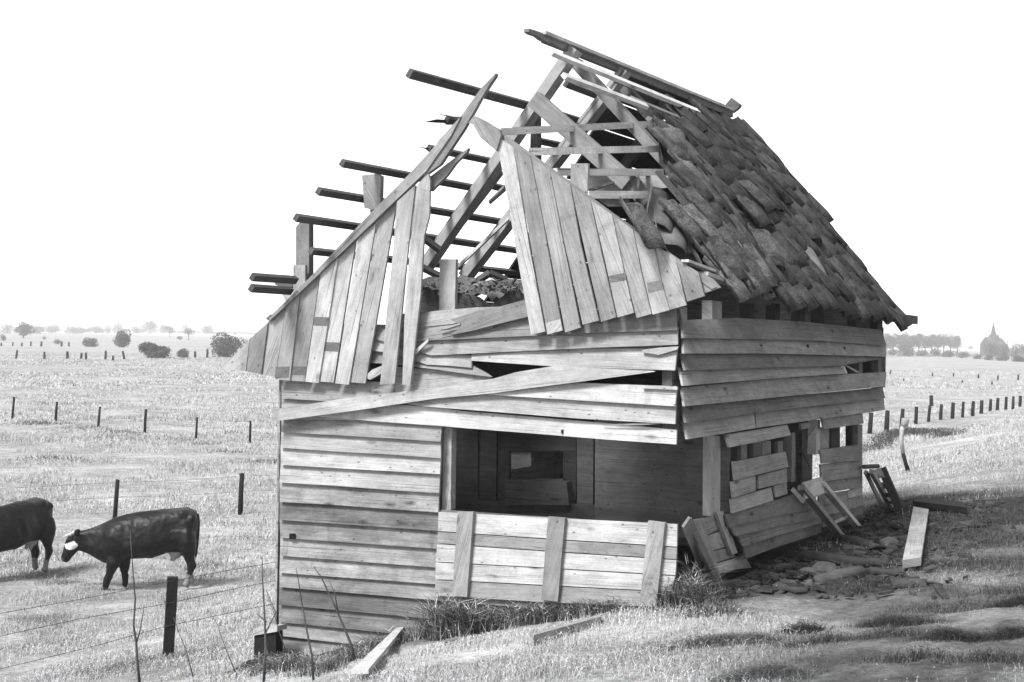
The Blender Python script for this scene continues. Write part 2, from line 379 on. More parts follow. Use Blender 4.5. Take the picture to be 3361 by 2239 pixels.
fboard(PL(7, (500, 902), (1200, 945), (2132, 1003)), PL(7, (500, 850), (1290, 800), (2147, 832)), .68, up=0)
fboard(PL(7, (1850, 850), (2150, 862)), PL(7, (1850, 838), (2150, 836)), .5, db=.045, dt=.042, up=0)
fboard(PL(7, (-350, 960), (0, 1007), (600, 1052), (1300, 1108), (2132, 1155)), PL(7, (-350, 880), (0, 905), (600, 906), (1300, 952), (2140, 1003)), .42)
fboard(PL(6, (400, 820), (900, 862), (1345, 893)) + PL(7, (300, 1188), (900, 1235), (1500, 1285), (2142, 1330)), PL(6, (400, 775), (900, 730), (1345, 770)) + PL(7, (300, 1050), (900, 1100), (1500, 1152), (2145, 1212)), .62, up=3)
fpoly(7, [(1500, 1158), (1800, 1150), (2000, 1152), (1850, 1164), (1600, 1166)], .6, .05, .008)
# fallen diagonal plank
strip('fallen_plank', [onF(p, d) for p, d in zip(PL(6, (95, 860), (700, 780), (1300, 690), (1720, 652)) + PL(7, (900, 845), (1280, 797), (1960, 706)), (.16, .12, .08, .075, .075, .07, .05))],
      [onF(p, d) for p, d in zip(PL(6, (95, 772), (600, 695), (1200, 622), (1720, 545)) + PL(7, (760, 712), (1080, 658), (1940, 694)), (.15, .11, .07, .065, .06, .055, .04))], nF, .022, shed, .42)

# left half of the gable: upright planks
GL = [([(50, 1400), (220, 1225), (197, 1418), (50, 1405)], .42), ([(222, 1222), (330, 1125), (290, 1436), (202, 1420)], .40), ([(332, 1120), (440, 1030), (377, 1450), (294, 1438)], .43),
      ([(442, 1028), (523, 945), (463, 1475), (377, 1468)], .45), ([(525, 945), (645, 835), (553, 1481), (465, 1476)], .44), ([(650, 830), (755, 730), (637, 1490), (557, 1482)], .56),
      ([(760, 725), (862, 630), (728, 1487), (642, 1481)], .58), ([(876, 612), (985, 520), (820, 1500), (738, 1492)], .56), ([(1000, 492), (1110, 400), (920, 1492), (833, 1486)], .52),
      ([(1112, 392), (1222, 292), (1170, 760), (1098, 1492), (1010, 1500), (1060, 960), (1088, 700)], .5),
      ([(1230, 298), (1300, 212), (1313, 265), (1308, 480), (1276, 600), (1255, 950), (1193, 1500), (1145, 1500), (1158, 1100), (1197, 600)], .5)]
for i, (pts, tn) in enumerate(GL): fpoly(3, pts, tn, .10 + .018 * (i % 2) + (.03 if i > 8 else 0), .022, 'gable_plank')
for k, pts in ((3, [(378, 1388), (462, 1388), (456, 1462), (376, 1462)]), (3, [(470, 1388), (562, 1388), (556, 1440), (468, 1440)])): pass
fpoly(3, [(612, 1088), (700, 1092), (690, 1145), (606, 1140)], .25, .1205, .002, 'stained_patch'); fpoly(3, [(684, 1242), (768, 1245), (758, 1300), (674, 1294)], .23, .1025, .002, 'stained_patch')
fpoly(3, [(378, 1392), (462, 1390), (456, 1455), (372, 1462)], .22, .1205, .002, 'stained_patch'); fpoly(3, [(472, 1388), (562, 1390), (556, 1442), (466, 1440)], .25, .1025, .002, 'stained_patch')
fpoly(3, [(930, 1440), (960, 1410), (1020, 1385), (1020, 1430), (950, 1470), (936, 1465)], .6, .09, .03, 'loose_stick')
fpoly(3, [(1222, 1290), (1305, 1218), (1300, 1240), (1225, 1315)], .65, .09, .02, 'loose_stick')
# gable rafter of the left half, splintered top
fpoly(3, [(335, 1095), (580, 855), (880, 535), (1195, 215), (1384, 8), (1450, -75), (1500, -125), (1440, -10), (1290, 205), (1030, 455), (880, 600), (600, 868), (342, 1112)], .42, .15, .05, 'gable_rafter')
fpoly(1, [(640, 1060), (800, 890), (980, 640), (1115, 498), (1112, 525), (1060, 600), (985, 720), (925, 830), (840, 980), (640, 1280), (500, 1380), (400, 1400)], .38, .135, .045, 'gable_rafter')
fpoly(1, [(560, 1380), (755, 1230), (880, 1140), (870, 1170), (770, 1270), (690, 1380), (560, 1510)], .42, .06, .04, 'broken_brace')
fpoly(3, [(318, 1100), (345, 1075), (360, 1085), (335, 1112)], .2, .13, .05, 'batten_end')
# broken apex piece and right half of the gable, leaning out at its foot
fpoly(1, [(930, 860), (1020, 905), (1150, 985), (1160, 1030), (1120, 1165), (985, 1050), (920, 935), (880, 925)], .42, .14, .04, 'gable_rafter')
GR = [([(58, 95), (185, 185), (300, 900), (412, 1498), (312, 1522), (210, 950), (130, 480)], .56), ([(187, 187), (305, 250), (405, 760), (535, 1490), (428, 1522), (322, 950)], .44),
      ([(307, 252), (445, 345), (530, 800), (665, 1470), (555, 1505), (440, 900)], .48), ([(449, 350), (590, 445), (660, 850), (795, 1420), (680, 1450), (547, 850)], .46),
      ([(594, 450), (735, 560), (820, 960), (920, 1395), (812, 1430), (692, 900)], .46), ([(740, 562), (890, 665), (960, 1000), (1045, 1365), (930, 1398), (832, 960)], .45),
      ([(893, 668), (1040, 770), (1100, 1080), (1172, 1372), (1065, 1402), (967, 1000)], .5), ([(1044, 772), (1185, 870), (1245, 1150), (1300, 1345), (1180, 1378), (1108, 1080)], .46),
      ([(1190, 875), (1345, 975), (1420, 1310), (1303, 1342), (1243, 1120)], .47), ([(1348, 978), (1505, 1075), (1550, 1245), (1427, 1285)], .36)]
for i, (pts, tn) in enumerate(GR): fpoly(5, pts, tn, .14 + .016 * (i % 2), .022, 'gable_plank', lean=.02)
fpoly(5, [(865, 1105), (985, 1078), (993, 1128), (872, 1150)], .24, .1585, .002, 'stained_patch', lean=.02); fpoly(5, [(1140, 1150), (1245, 1130), (1258, 1195), (1150, 1222)], .22, .1585, .002, 'stained_patch', lean=.02)
fpoly(5, [(415, 1440), (520, 1410), (537, 1490), (428, 1520)], .62, .1585, .002, 'stained_patch', lean=.02)
fpoly(5, [(40, 70), (90, 75), (300, 222), (900, 660), (1500, 1080), (1640, 1180), (1600, 1195), (900, 690), (300, 255), (60, 100)], .3, .115, .05, 'gable_rafter', lean=.02)
fpoly(2, [(500, 1232), (560, 1265), (600, 1310), (512, 1342)], .36, .10, .03, 'gable_plank')
# uprights sticking out of the broken gable
def stud(k, pts, tone, t, th=.06): return prism('stud', [hitp(P(k, *q), C + b_ax * t, nF) for q in pts], nF, th, shed, tone)
stud(3, [(900, 232), (990, 222), (1015, 235), (1010, 430), (958, 440), (915, 430)], .3, .12, .05)
stud(3, [(950, 430), (1005, 430), (1000, 560), (950, 560)], .35, .14, .05)
stud(3, [(500, 545), (550, 485), (580, 490), (580, 860), (580, 1400), (498, 1400)], .32, .25, .07)
stud(3, [(485, 775), (557, 775), (557, 1300), (482, 1300)], .5, .16, .03)
stud(3, [(370, 862), (430, 850), (480, 855), (480, 905), (440, 915), (375, 895)], .2, .3, .1)
stud(3, [(415, 945), (470, 930), (485, 950), (480, 1000), (440, 1000)], .5, .16, .05)
stud(4, [(300, 942), (410, 942), (398, 1500), (292, 1500)], .44, .14, .04)
stud(5, [(595, 297), (720, 297), (712, 520), (712, 700), (592, 700)], .34, -.06, .03)
stud(1, [(1420, 780), (1478, 780), (1485, 1600), (1400, 1600)], .12, 2.0, .07)
# left slope: rafters and battens
def lraf(p0, p1, wd=.14, tone=.4, off=-.09): beam('rafter', onL(p0, off), onL(p1, off), wd, .10, shed, tone, side=b_ax)
lraf(P(1, 1800, 290), P(4, 200, 1000), .15, .4); lraf(P(1, 2070, 690), P(4, 470, 1070), .16, .42); lraf(P(1, 2230, 470), P(1, 2110, 640), .14, .36)
beam('rafter', onL(P(4, 715, 330), -.1), onL(P(4, 290, 880), -.1), .09, .07, shed, .36, side=b_ax)
for t_ in (4.5, 5.6, 6.65): beam('rafter', hw(WID / 2, t_, RIDGE_Z - .1), hw(WID + .1, t_, RIDGE_Z - .1 - 1.4 * (WID / 2 + .1)), .1, .12, shed, .2, side=b_ax)
beam('splintered_slat', onL(P(4, 640, 555), -.15), onL(P(4, 745, 455), -.15), .05, .02, shed, .5, side=b_ax, w1=.09)
beam('splintered_slat', onL(P(4, 420, 1000), -.15), onL(P(4, 770, 665), -.12), .03, .03, shed, .55, side=b_ax)
LB = [(P(1, 375, 500), P(1, 1440, 790), .075), (P(1, 690, 905), P(1, 830, 905), .06), (P(1, 540, 1140), P(1, 1160, 1270), .055), (P(3, 780, 158), P(4, 540, 455), .06), (P(4, 640, 435), P(4, 745, 460), .06),
      (P(3, 635, 328), P(4, 745, 690), .06), (P(3, 500, 488), P(4, 830, 882), .06), (P(3, 590, 690), P(4, 830, 1035), .055), (P(3, 235, 848), P(3, 500, 866), .06), (P(3, 228, 915), P(3, 470, 932), .06),
      (P(1, 1715, 590), P(1, 2030, 710), .06), (P(1, 1690, 860), P(1, 1900, 925), .06), (P(1, 1470, 1075), P(1, 1760, 1135), .06), (P(1, 2180, 650), P(1, 2280, 700), .06)]
for p0, p1, wd in LB: beam('batten', onL(p0), onL(p1), wd, .045, shed, .13, side=a_ax + Vector((0, 0, -1.4)))
for pts in ([(610, 845), (720, 862), (800, 885), (800, 935), (740, 880)], [(515, 918), (620, 895), (780, 905), (780, 930), (640, 925)], [(450, 1130), (545, 1140), (620, 1160), (600, 1175), (540, 1155)]):
    prism('batten_splinter', [onL(P(1, *q)) for q in pts], -nF, .02, shed, .13)
for q in np.arange(.06, 1, .093):                                     # boarding still on the far part of the left slope
    p0 = hw(WID / 2 + (WID / 2 + .15) * q, 3.35 + .25 * random.random(), RIDGE_Z - 1.4 * (WID / 2 + .15) * q); p1 = p0 + b_ax * (LEN - 3.4)
    beam('roof_board', p0 + nL * .03, p1 + nL * .03, .31, .02, shed, .06, side=a_ax + Vector((0, 0, -1.4)))
# ridge and right slope timbers
beam('ridge_beam', hitp(P(1, 1525, 190), hw(WID / 2, 0, 0), nR), hitp(P(2, 660, 368), hw(WID / 2, 0, 0), nR), .05, .095, shed, .2, side=a_ax)
prism('ridge_splinter', [hitp(P(1, *q), hw(WID / 2, 0, 0) + nR * .03, nR) for q in [(1402, 115), (1460, 132), (1700, 225), (1740, 250), (1700, 285), (1520, 212), (1480, 180), (1425, 162), (1400, 142)]], nR, .05, shed, .3)
beam('ridge_batten', hitp(P(1, 1520, 150), hw(WID / 2 - .03, 0, 0), nR), hitp(P(2, 655, 345), hw(WID / 2 - .03, 0, 0), nR), .07, .03, shed, .8, side=a_ax)
prism('ridge_block', [hitp(P(2, *q), hw(WID / 2, 6.7, 0), nF) for q in [(625, 325), (660, 282), (708, 318), (700, 335), (665, 362)]], nF, .08, shed, .2)
for t_ in (2.16, 3.35, 4.5, 5.65, 6.66):
    for q0, q1 in ((0, .5), (.5, 1.0)): beam('rafter', S(t_, q0, -.13), S(t_, q1, -.13), .13, .10, shed, .27, side=b_ax)
def bplane(p, t_): return hitp(p, C + b_ax * t_, nF)
beam('rafter', bplane(P(1, 1450, 720), 1.1), bplane(P(5, 1010, 440), 1.1), .15, .09, shed, .3, side=nF.cross(Vector((0, .6, 1))))
beam('rafter', bplane(P(5, 960, 380), 1.15), bplane(P(5, 1500, 900), 1.15), .15, .09, shed, .29, side=nF.cross(Vector((0, .6, 1))))
beam('batten', onS(P(1, 1585, 318), .04), onS(P(2, 480, 358), .04), .06, .04, shed, .95, side=Sn(3, .5)[0])
beam('batten', onS(P(1, 1700, 522), .04), onS(P(2, 200, 330), .04), .06, .04, shed, .8, side=Sn(3, .5)[0])
for p0, p1 in ((P(5, 85, 72), P(5, 1190, 15)), (P(5, 280, 215), P(5, 1250, 192)), (P(5, 485, 358), P(5, 1245, 362)), (P(5, 712, 522), P(5, 1135, 522))):
    beam('batten', onF(p0, .05), onS(p1, .02), .06, .045, shed, 1.05, side=nF.cross(Vector((1, 0, 0))))
beam('batten', onF(P(5, 715, 495), .0), onF(P(5, 900, 435), -.5), .02, .02, shed, .15)
prism('attic_board', [bplane(P(5, *q), 1.3) for q in [(715, 385), (880, 375), (1290, 385), (1290, 470), (960, 500), (715, 500)]], nF, .03, shed, .36)
prism('attic_board', [bplane(P(5, *q), 1.4) for q in [(780, 545), (1010, 545), (1010, 605), (860, 605)]], nF, .03, shed, .25)
for q in np.arange(.08, 1, .092): beam('batten', S(2.5, q, -.05), S(6.7, q, -.05), .05, .04, shed, .25, side=Sn(3, .5)[0])
# roof tiles
TW, TL = .335, .46
def tile_mesh():
    v, f = [], []; prof = [(-.5, .010), (-.36, .052), (-.2, .060), (-.05, .028), (.12, .0), (.3, .002), (.44, .022), (.52, .05)]
    rows = [(0, 0, 1), (.7, .0, 1), (1.0, .016, .93)]
    for th in (0, -.011):
        for (y, dz, sx) in rows:
            for i, (x, z) in enumerate(prof):
                yy = y - (.22 * abs(x) ** 2 if y == 1.0 else 0)
                v.append((x * TW * sx * 1.06, yy * TL, z + dz + th))
    n = len(prof)
    for s in range(2):
        o = s * 3 * n
        for r in range(2):
            for i in range(n - 1):
                q = [o + r * n + i, o + r * n + i + 1, o + (r + 1) * n + i + 1, o + (r + 1) * n + i]; f.append(q if s == 0 else q[::-1])
    o = 3 * n
    for i in range(n - 1): f.append([2 * n + i, 2 * n + i + 1, o + 2 * n + i + 1, o + 2 * n + i]); f.append([i + 1, i, o + i, o + i + 1])
    for r in range(2): f.append([r * n, (r + 1) * n, o + (r + 1) * n, o + r * n]); f.append([(r + 1) * n + n - 1, r * n + n - 1, o + r * n + n - 1, o + (r + 1) * n + n - 1])
    return v, recalc(v, f)
tvs, tfs = tile_mesh()
tme = bpy.data.meshes.new('roof_tile'); tme.from_pydata(tvs, [], tfs); tme.materials.append(TILE)
for f_ in tme.polygons: f_.use_smooth = True
tme2 = tme.copy(); tme2.materials.clear(); tme2.materials.append(PALE_TILE)
def place_tile(pos, ydir, xdir, mesh=tme, yaw=0, pitch=0, roll=0, name='roof_tile', parent=None):
    y = ydir.normalized(); x = (xdir - y * xdir.dot(y)).normalized(); z = x.cross(y)
    m = Matrix((x, y, z)).transposed() @ Matrix.Rotation(yaw, 3, 'Z') @ Matrix.Rotation(pitch, 3, 'X') @ Matrix.Rotation(roll, 3, 'Y')
    o = bpy.data.objects.new(name, mesh); p = parent or shed
    mw = m.to_4x4(); mw.translation = pos - Vector(p.location); o.matrix_local = mw
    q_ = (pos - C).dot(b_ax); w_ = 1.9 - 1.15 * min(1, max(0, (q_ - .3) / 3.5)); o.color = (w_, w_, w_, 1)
    return link(o, p)
def inside(p, poly):
    c = False; j = len(poly) - 1
    for i in range(len(poly)):
        if (poly[i][1] > p[1]) != (poly[j][1] > p[1]) and p[0] < (poly[j][0] - poly[i][0]) * (p[1] - poly[i][1]) / (poly[j][1] - poly[i][1]) + poly[i][0]: c = not c
        j = i
    return c
KEEP = PL(2, (430, 335), (640, 330), (900, 450), (1800, 1300), (1800, 1560), (1480, 1600), (1100, 1560), (740, 1330), (560, 1140), (400, 1050), (300, 960), (420, 830), (380, 650), (270, 450))
HOLES = [P(2, 800, 940), P(2, 680, 870)]
ncol = 19; nrow = 11; cnt = 0
for c in range(ncol):
    t_ = .45 + (c + .5) * (6.74 - .45) / ncol
    for r in range(nrow):
        q = .02 + r * .0895; tt = t_ + random.gauss(0, .018)
        mid = project(S(tt, q + .055, .05))
        if not inside(mid, KEEP): continue
        if any(abs(mid[0] - h[0]) < 45 and abs(mid[1] - h[1]) < 40 for h in HOLES): continue
        dv, du, n = Sn(tt, q + .05)
        if n.z < 0: n = -n
        bad = random.random() < .10
        pos = S(tt, q + random.gauss(0, .008) + (.03 if bad else 0), .03 + (.02 if bad else 0))
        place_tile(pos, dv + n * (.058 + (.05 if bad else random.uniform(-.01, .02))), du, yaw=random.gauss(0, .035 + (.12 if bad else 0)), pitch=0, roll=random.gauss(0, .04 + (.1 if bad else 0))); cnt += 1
print('tiles', cnt)
for (x, y, off, yaw, pit, rol, ms) in [(345, 470, .10, .35, .1, .1, tme), (330, 440, .18, .5, .25, .3, tme), (360, 680, .06, .1, .0, .05, tme), (250, 760, .05, .9, .15, .1, tme), (310, 830, .10, 1.0, .1, -.1, tme2), (330, 900, .07, .8, .1, .1, tme2),
                                       (130, 845, .12, .25, .05, 0, tme), (370, 870, .08, .5, 0, .1, tme), (440, 930, .09, .45, .05, .05, tme), (600, 800, .09, .2, .05, 0, tme), (820, 990, .12, .45, .1, .1, tme), (1050, 1085, .03, .5, .05, .2, tme2), (560, 700, .05, .9, .1, 0, tme), (460, 1020, .07, .35, .05, 0, tme), (640, 900, .06, .15, .0, 0, tme)]:
    dv, du, n = Sn(3, .5)
    if n.z < 0: n = -n
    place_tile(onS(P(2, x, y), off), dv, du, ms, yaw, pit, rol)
for t_, q in ((.75, .93), (1.15, .97), (1.5, .94)):
    dv, du, n = Sn(t_, q); n = n if n.z > 0 else -n
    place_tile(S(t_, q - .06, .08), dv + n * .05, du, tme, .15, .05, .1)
# eave boards
beam('eave_board', onR(P(2, 410, 1165), .12), onR(P(2, 560, 1220), .14), .06, .02, shed, .7, side=nR)
beam('eave_board', onR(P(2, 510, 1235), .16), onR(P(2, 800, 1345), .2), .08, .03, shed, .62, side=nR)
beam('eave_board', S(.6, .97, -.08), S(6.7, .97, -.08), .05, .08, shed, .05, side=nR)
beam('eave_board', S(6.6, 1.0, -.05), S(7.55, 1.0, -.07), .10, .10, shed, .1, side=nR)
beam('verge_board', S(.75, .72, -.05), S(.75, 1.0, -.05), .05, .10, shed, .16, side=b_ax); beam('verge_board', S(1.0, .60, .0), S(1.1, .95, -.0), .12, .03, shed, .14, side=b_ax)

# right wall
rboard(PL(8, (245, 418), (800, 425), (1400, 440), (1985, 482)), PL(8, (235, 265), (700, 245), (1250, 275), (1945, 348)), .36, up=0)
rboard(PL(8, (250, 550), (1000, 550), (1980, 577)), PL(8, (245, 425), (1000, 432), (1980, 485)), .37)
rboard(PL(8, (262, 695), (900, 672), (1600, 655), (1930, 598)), PL(8, (222, 570), (900, 560), (1600, 565), (1985, 582)), .39)
rboard(PL(8, (245, 828), (1000, 765), (1645, 722)), PL(8, (210, 695), (900, 680), (1590, 665)), .41)
rboard(PL(8, (255, 1003), (1000, 930), (1975, 832)), PL(8, (232, 850), (1000, 775), (1985, 715)), .42, up=3)
rboard(PL(8, (268, 1145), (1000, 1042), (1975, 932)), PL(8, (235, 1012), (1000, 940), (1950, 848)), .34, up=3)
rboard(PL(8, (280, 1285), (570, 1240), (862, 1190)), PL(8, (248, 1155), (550, 1110), (845, 1070)), .5)
rboard(PL(8, (872, 1188), (1400, 1115), (1972, 1035)), PL(8, (860, 1068), (1400, 1000), (1960, 940)), .46)
rboard(PL(8, (640, 1355), (900, 1305), (1165, 1250)), PL(8, (605, 1248), (870, 1205), (1135, 1160)), .5, db=.10, dt=.05, up=0)
rboard(PL(8, (1450, 1200), (1620, 1175), (1790, 1150)), PL(8, (1432, 1108), (1610, 1085), (1780, 1064)), .38, db=.08, dt=.04, up=0)
for bt, tp, tn in (([(635, 548), (1057, 440)], [(620, 410), (1035, 330)], .5), ([(620, 685), (800, 630)], [(608, 568), (795, 522)], .46), ([(822, 614), (1048, 560)], [(820, 520), (1042, 462)], .42),
                   ([(615, 808), (940, 705)], [(604, 706), (920, 612)], .48), ([(960, 682), (1050, 655)], [(945, 602), (1040, 566)], .5),
                   ([(590, 918), (870, 848), (1280, 770)], [(560, 830), (850, 745), (1270, 620)], .33), ([(640, 992), (880, 930), (1300, 850)], [(590, 918), (870, 848), (1290, 770)], .38),
                   ([(700, 1078), (950, 990), (1320, 885)], [(650, 985), (880, 930), (1310, 845)], .36), ([(720, 1170), (950, 1080), (1320, 960)], [(700, 1070), (950, 990), (1310, 880)], .3),
                   ([(1325, 415), (1640, 388)], [(1310, 318), (1638, 268)], .25), ([(1322, 560), (1642, 510)], [(1312, 432), (1640, 392)], .3), ([(1345, 650), (1642, 598)], [(1320, 572), (1640, 512)], .34),
                   ([(1300, 760), (1520, 700)], [(1300, 670), (1515, 640)], .42), ([(1530, 690), (1645, 666)], [(1525, 640), (1642, 602)], .44), ([(1320, 838), (1500, 790), (1650, 742)], [(1300, 765), (1500, 715), (1648, 668)], .42),
                   ([(1330, 920), (1500, 870), (1650, 810)], [(1320, 838), (1500, 790), (1650, 742)], .3)):
    rboard(PL(9, *bt), PL(9, *tp), tn, db=.05, dt=.02, up=4)
def rstud(k, pts, tone, d=-.02, th=.09): return prism('stud', [onR(P(k, *q), d) for q in pts], nR, th, shed, tone)
rstud(9, [(445, 190), (518, 200), (516, 830), (440, 830)], .55, .0, .07)
rstud(8, [(490, 95), (575, 105), (572, 300), (490, 300)], .5, -.02); rstud(8, [(215, 170), (275, 150), (275, 290), (235, 300)], .35, -.02)
for x in (830, 1050, 1265, 1430, 1740, 1930): rstud(8, [(x - 22, 120), (x + 22, 125), (x + 22, 380), (x - 22, 380)], .06, -.05)
rstud(9, [(1085, 170), (1112, 170), (1112, 560), (1080, 560)], .3, -.02); rstud(9, [(1282, 70), (1308, 68), (1305, 330), (1275, 345)], .6, .0)
rstud(9, [(1235, 100), (1250, 100), (1245, 590), (1232, 590)], .2, -.06); rstud(9, [(1305, 130), (1395, 125), (1395, 330), (1300, 340)], .38, -.1, .03)
for x0, x1, tn in ((682, 730, .28), (780, 845, .2), (850, 918, .3), (972, 1012, .24)): rstud(9, [(x0, 240), (x1, 235), (x1, 430), (x0, 430)], tn, -.06, .04)
for x0, x1 in ((1395, 1465), (1550, 1605)): rstud(9, [(x0, 110), (x1, 105), (x1, 320), (x0, 325)], .05, -.08, .06)
rstud(9, [(1606, 110), (1642, 105), (1642, 770), (1606, 775)], .3, -.02); rstud(9, [(1160, 95), (1240, 85), (1240, 130), (1160, 145)], .4, -.04, .03)
rstud(8, [(1750, 600), (1780, 595), (1780, 720), (1750, 725)], .2, -.05); rstud(8, [(1915, 585), (1945, 580), (1945, 720), (1915, 722)], .25, -.03)
rstud(8, [(1590, 660), (1625, 655), (1650, 720), (1640, 725)], .75, .03, .015); rstud(8, [(1625, 650), (1640, 648), (1760, 712), (1730, 714)], .45, -.02, .02)
for x, y in ((905, 475), (1305, 475), (1618, 495)): prism('split', [onR(P(8, *q), .045) for q in [(x, y), (x + 12, y - 4), (x + 32, y + 74), (x + 12, y + 76)]], nR, .006, shed, .02)
prism('nail_hook', [onF(P(7, *q), .06) for q in [(1154, 1204), (1164, 1204), (1166, 1236), (1152, 1236)]], nF, .03, shed, .03)
prism('knot_hole', [onF(P(10, *q), .058) for q in [(244, 372), (292, 372), (294, 415), (244, 418)]], nF, .006, shed, .01)
# framing, far walls, loft
for t_ in (.05, LEN): beam('top_plate', hw(.05, t_, 4.42), hw(WID - .05, t_, 4.42), .1, .1, shed, .25)
beam('top_plate', hw(.08, .1, 4.42), hw(.08, LEN, 4.38), .1, .1, shed, .18); beam('top_plate', hw(WID - .08, .1, 4.42), hw(WID - .08, LEN, 4.42), .1, .1, shed, .2)
for a_, t_ in ((WID - .1, .1), (WID - .1, LEN - .06), (1.9, LEN - .06)): beam('corner_post', hw(a_, t_, 1.2), hw(a_, t_, 4.4), .12, .12, shed, .2)
beam('corner_post', hw(.08, LEN - .06, 3.7), hw(.08, LEN - .06, 4.4), .1, .1, shed, .12)
beam('corner_post', hw(.07, .07, 3.55), hw(.07, .07, 4.4), .1, .1, shed, .12)
stud(6, [(1362, 880), (1418, 885), (1408, 1510), (1345, 1510)], .5, .06, .08)
for i, z in enumerate(np.arange(1.2, 4.4, .2)):
    beam('wall_plank', hw(WID + .01, 0.02, z), hw(WID + .01, LEN, z), .02, .215, shed, .38, side=a_ax)
    beam('wall_plank', hw(.9 if z < 3.9 else .0, LEN, z), hw(WID, LEN, z), .02, .215, shed, .3, side=b_ax)
for i, z in enumerate(np.arange(4.5, 7.1, .2)):
    hw_ = max(.05, (RIDGE_Z - z - .1) / 1.4); beam('gable_plank', hw(WID / 2 - hw_, LEN, z), hw(WID / 2 + hw_, LEN, z), .02, .21, shed, .22, side=b_ax)
for i in range(17): beam('loft_board', hw(.1, .9 + i * .345, 4.33), hw(WID - .1, .9 + i * .345, 4.33), .33, .025, shed, .16, side=b_ax)
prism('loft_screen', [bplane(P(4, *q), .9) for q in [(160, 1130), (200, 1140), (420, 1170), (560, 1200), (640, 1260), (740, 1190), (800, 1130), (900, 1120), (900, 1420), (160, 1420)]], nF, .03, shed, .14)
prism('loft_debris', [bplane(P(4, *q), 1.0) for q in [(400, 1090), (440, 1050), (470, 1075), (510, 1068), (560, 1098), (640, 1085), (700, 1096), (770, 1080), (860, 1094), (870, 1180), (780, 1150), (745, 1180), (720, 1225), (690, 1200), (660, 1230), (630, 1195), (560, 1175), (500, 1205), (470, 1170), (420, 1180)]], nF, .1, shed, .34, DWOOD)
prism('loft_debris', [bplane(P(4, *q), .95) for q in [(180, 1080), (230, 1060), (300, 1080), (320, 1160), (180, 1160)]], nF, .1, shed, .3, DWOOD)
lv, lf = [], []
for i in range(120):
    p = bplane(P(4, random.uniform(170, 880), 1130 + random.gauss(0, 22)), random.uniform(.75, .88)); l = random.uniform(.01, .04); an = random.uniform(-1, 1)
    u = a_ax * math.cos(an) + Vector((0, 0, math.sin(an))); w_ = b_ax.cross(u); wd = l * random.uniform(.15, .5); o = len(lv)
    lv += [p - u * l - w_ * wd, p + u * l - w_ * wd * .5, p + u * l * .8 + w_ * wd, p - u * l * .7 + w_ * wd]; lv += [q + b_ax * .03 for q in lv[-4:]]
    lf += [[o, o + 1, o + 2, o + 3], [o + 7, o + 6, o + 5, o + 4]] + [[o + j, o + 4 + j, o + 4 + (j + 1) % 4, o + (j + 1) % 4] for j in range(4)]
meshobj('loft_rubble', lv, lf, simple('loft_rubble', .14, .9, 9), shed, kind='stuff')
for x0, y0, x1, y1 in ((190, 800, 300, 880), (180, 1000, 300, 1060), (560, 1090, 640, 1040), (640, 1040, 760, 1090)): beam('loft_stick', bplane(P(4, x0, y0), 1.1), bplane(P(4, x1, y1), 1.2), .05, .05, shed, .1)
# inner partition seen through the opening
PB = 1.35
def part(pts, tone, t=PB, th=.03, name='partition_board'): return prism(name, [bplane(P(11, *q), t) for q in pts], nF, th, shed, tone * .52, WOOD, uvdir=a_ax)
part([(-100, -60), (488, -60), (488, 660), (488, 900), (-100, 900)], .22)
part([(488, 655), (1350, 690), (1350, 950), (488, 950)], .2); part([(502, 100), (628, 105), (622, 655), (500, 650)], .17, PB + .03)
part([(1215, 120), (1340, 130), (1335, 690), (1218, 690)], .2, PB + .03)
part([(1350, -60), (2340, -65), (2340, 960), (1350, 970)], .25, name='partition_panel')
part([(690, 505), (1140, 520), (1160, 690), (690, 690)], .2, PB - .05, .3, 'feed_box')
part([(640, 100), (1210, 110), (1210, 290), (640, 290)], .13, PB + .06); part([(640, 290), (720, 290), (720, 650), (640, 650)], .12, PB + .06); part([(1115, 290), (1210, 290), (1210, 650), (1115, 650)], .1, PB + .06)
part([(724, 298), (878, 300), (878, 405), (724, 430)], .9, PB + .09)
beam('floor_sill', hw(.05, 1.0, 2.75), hw(3.7, 1.0, 2.75), .1, .1, shed, .12)

# hatch let down under the opening: planks with three cleats
hatch = bpy.data.objects.new('hatch', None); hatch.location = onF(P(11, 1000, 780), .06) - Vector(shed.location); link(hatch, shed)
HL = [[(200, 735), (1000, 778), (1955, 825)], [(195, 880), (1000, 935), (1952, 995)], [(190, 970), (1000, 1025), (1948, 1088)], [(180, 1105), (1000, 1150), (1940, 1205)], [(176, 1235), (1000, 1278), (1905, 1325)], [(175, 1355), (1000, 1405), (1880, 1442)]]
for i, tn in enumerate((.58, .38, .6, .62, .56)):
    strip('plank', [onF(p, .085) for p in PL(11, *HL[i + 1])], [onF((p[0], p[1] + 3), .078) for p in PL(11, *HL[i])], nF, .022, hatch, tn)
for pts, tn in (([(340, 740), (455, 740), (408, 1366), (300, 1358)], .42), ([(1005, 775), (1130, 785), (1122, 860), (1076, 1400), (955, 1386)], .44), ([(1740, 805), (1865, 820), (1800, 1442), (1680, 1425)], .44)):
    prism('cleat', [onF(P(11, *q), .125) for q in pts], nF, .036, hatch, tn)

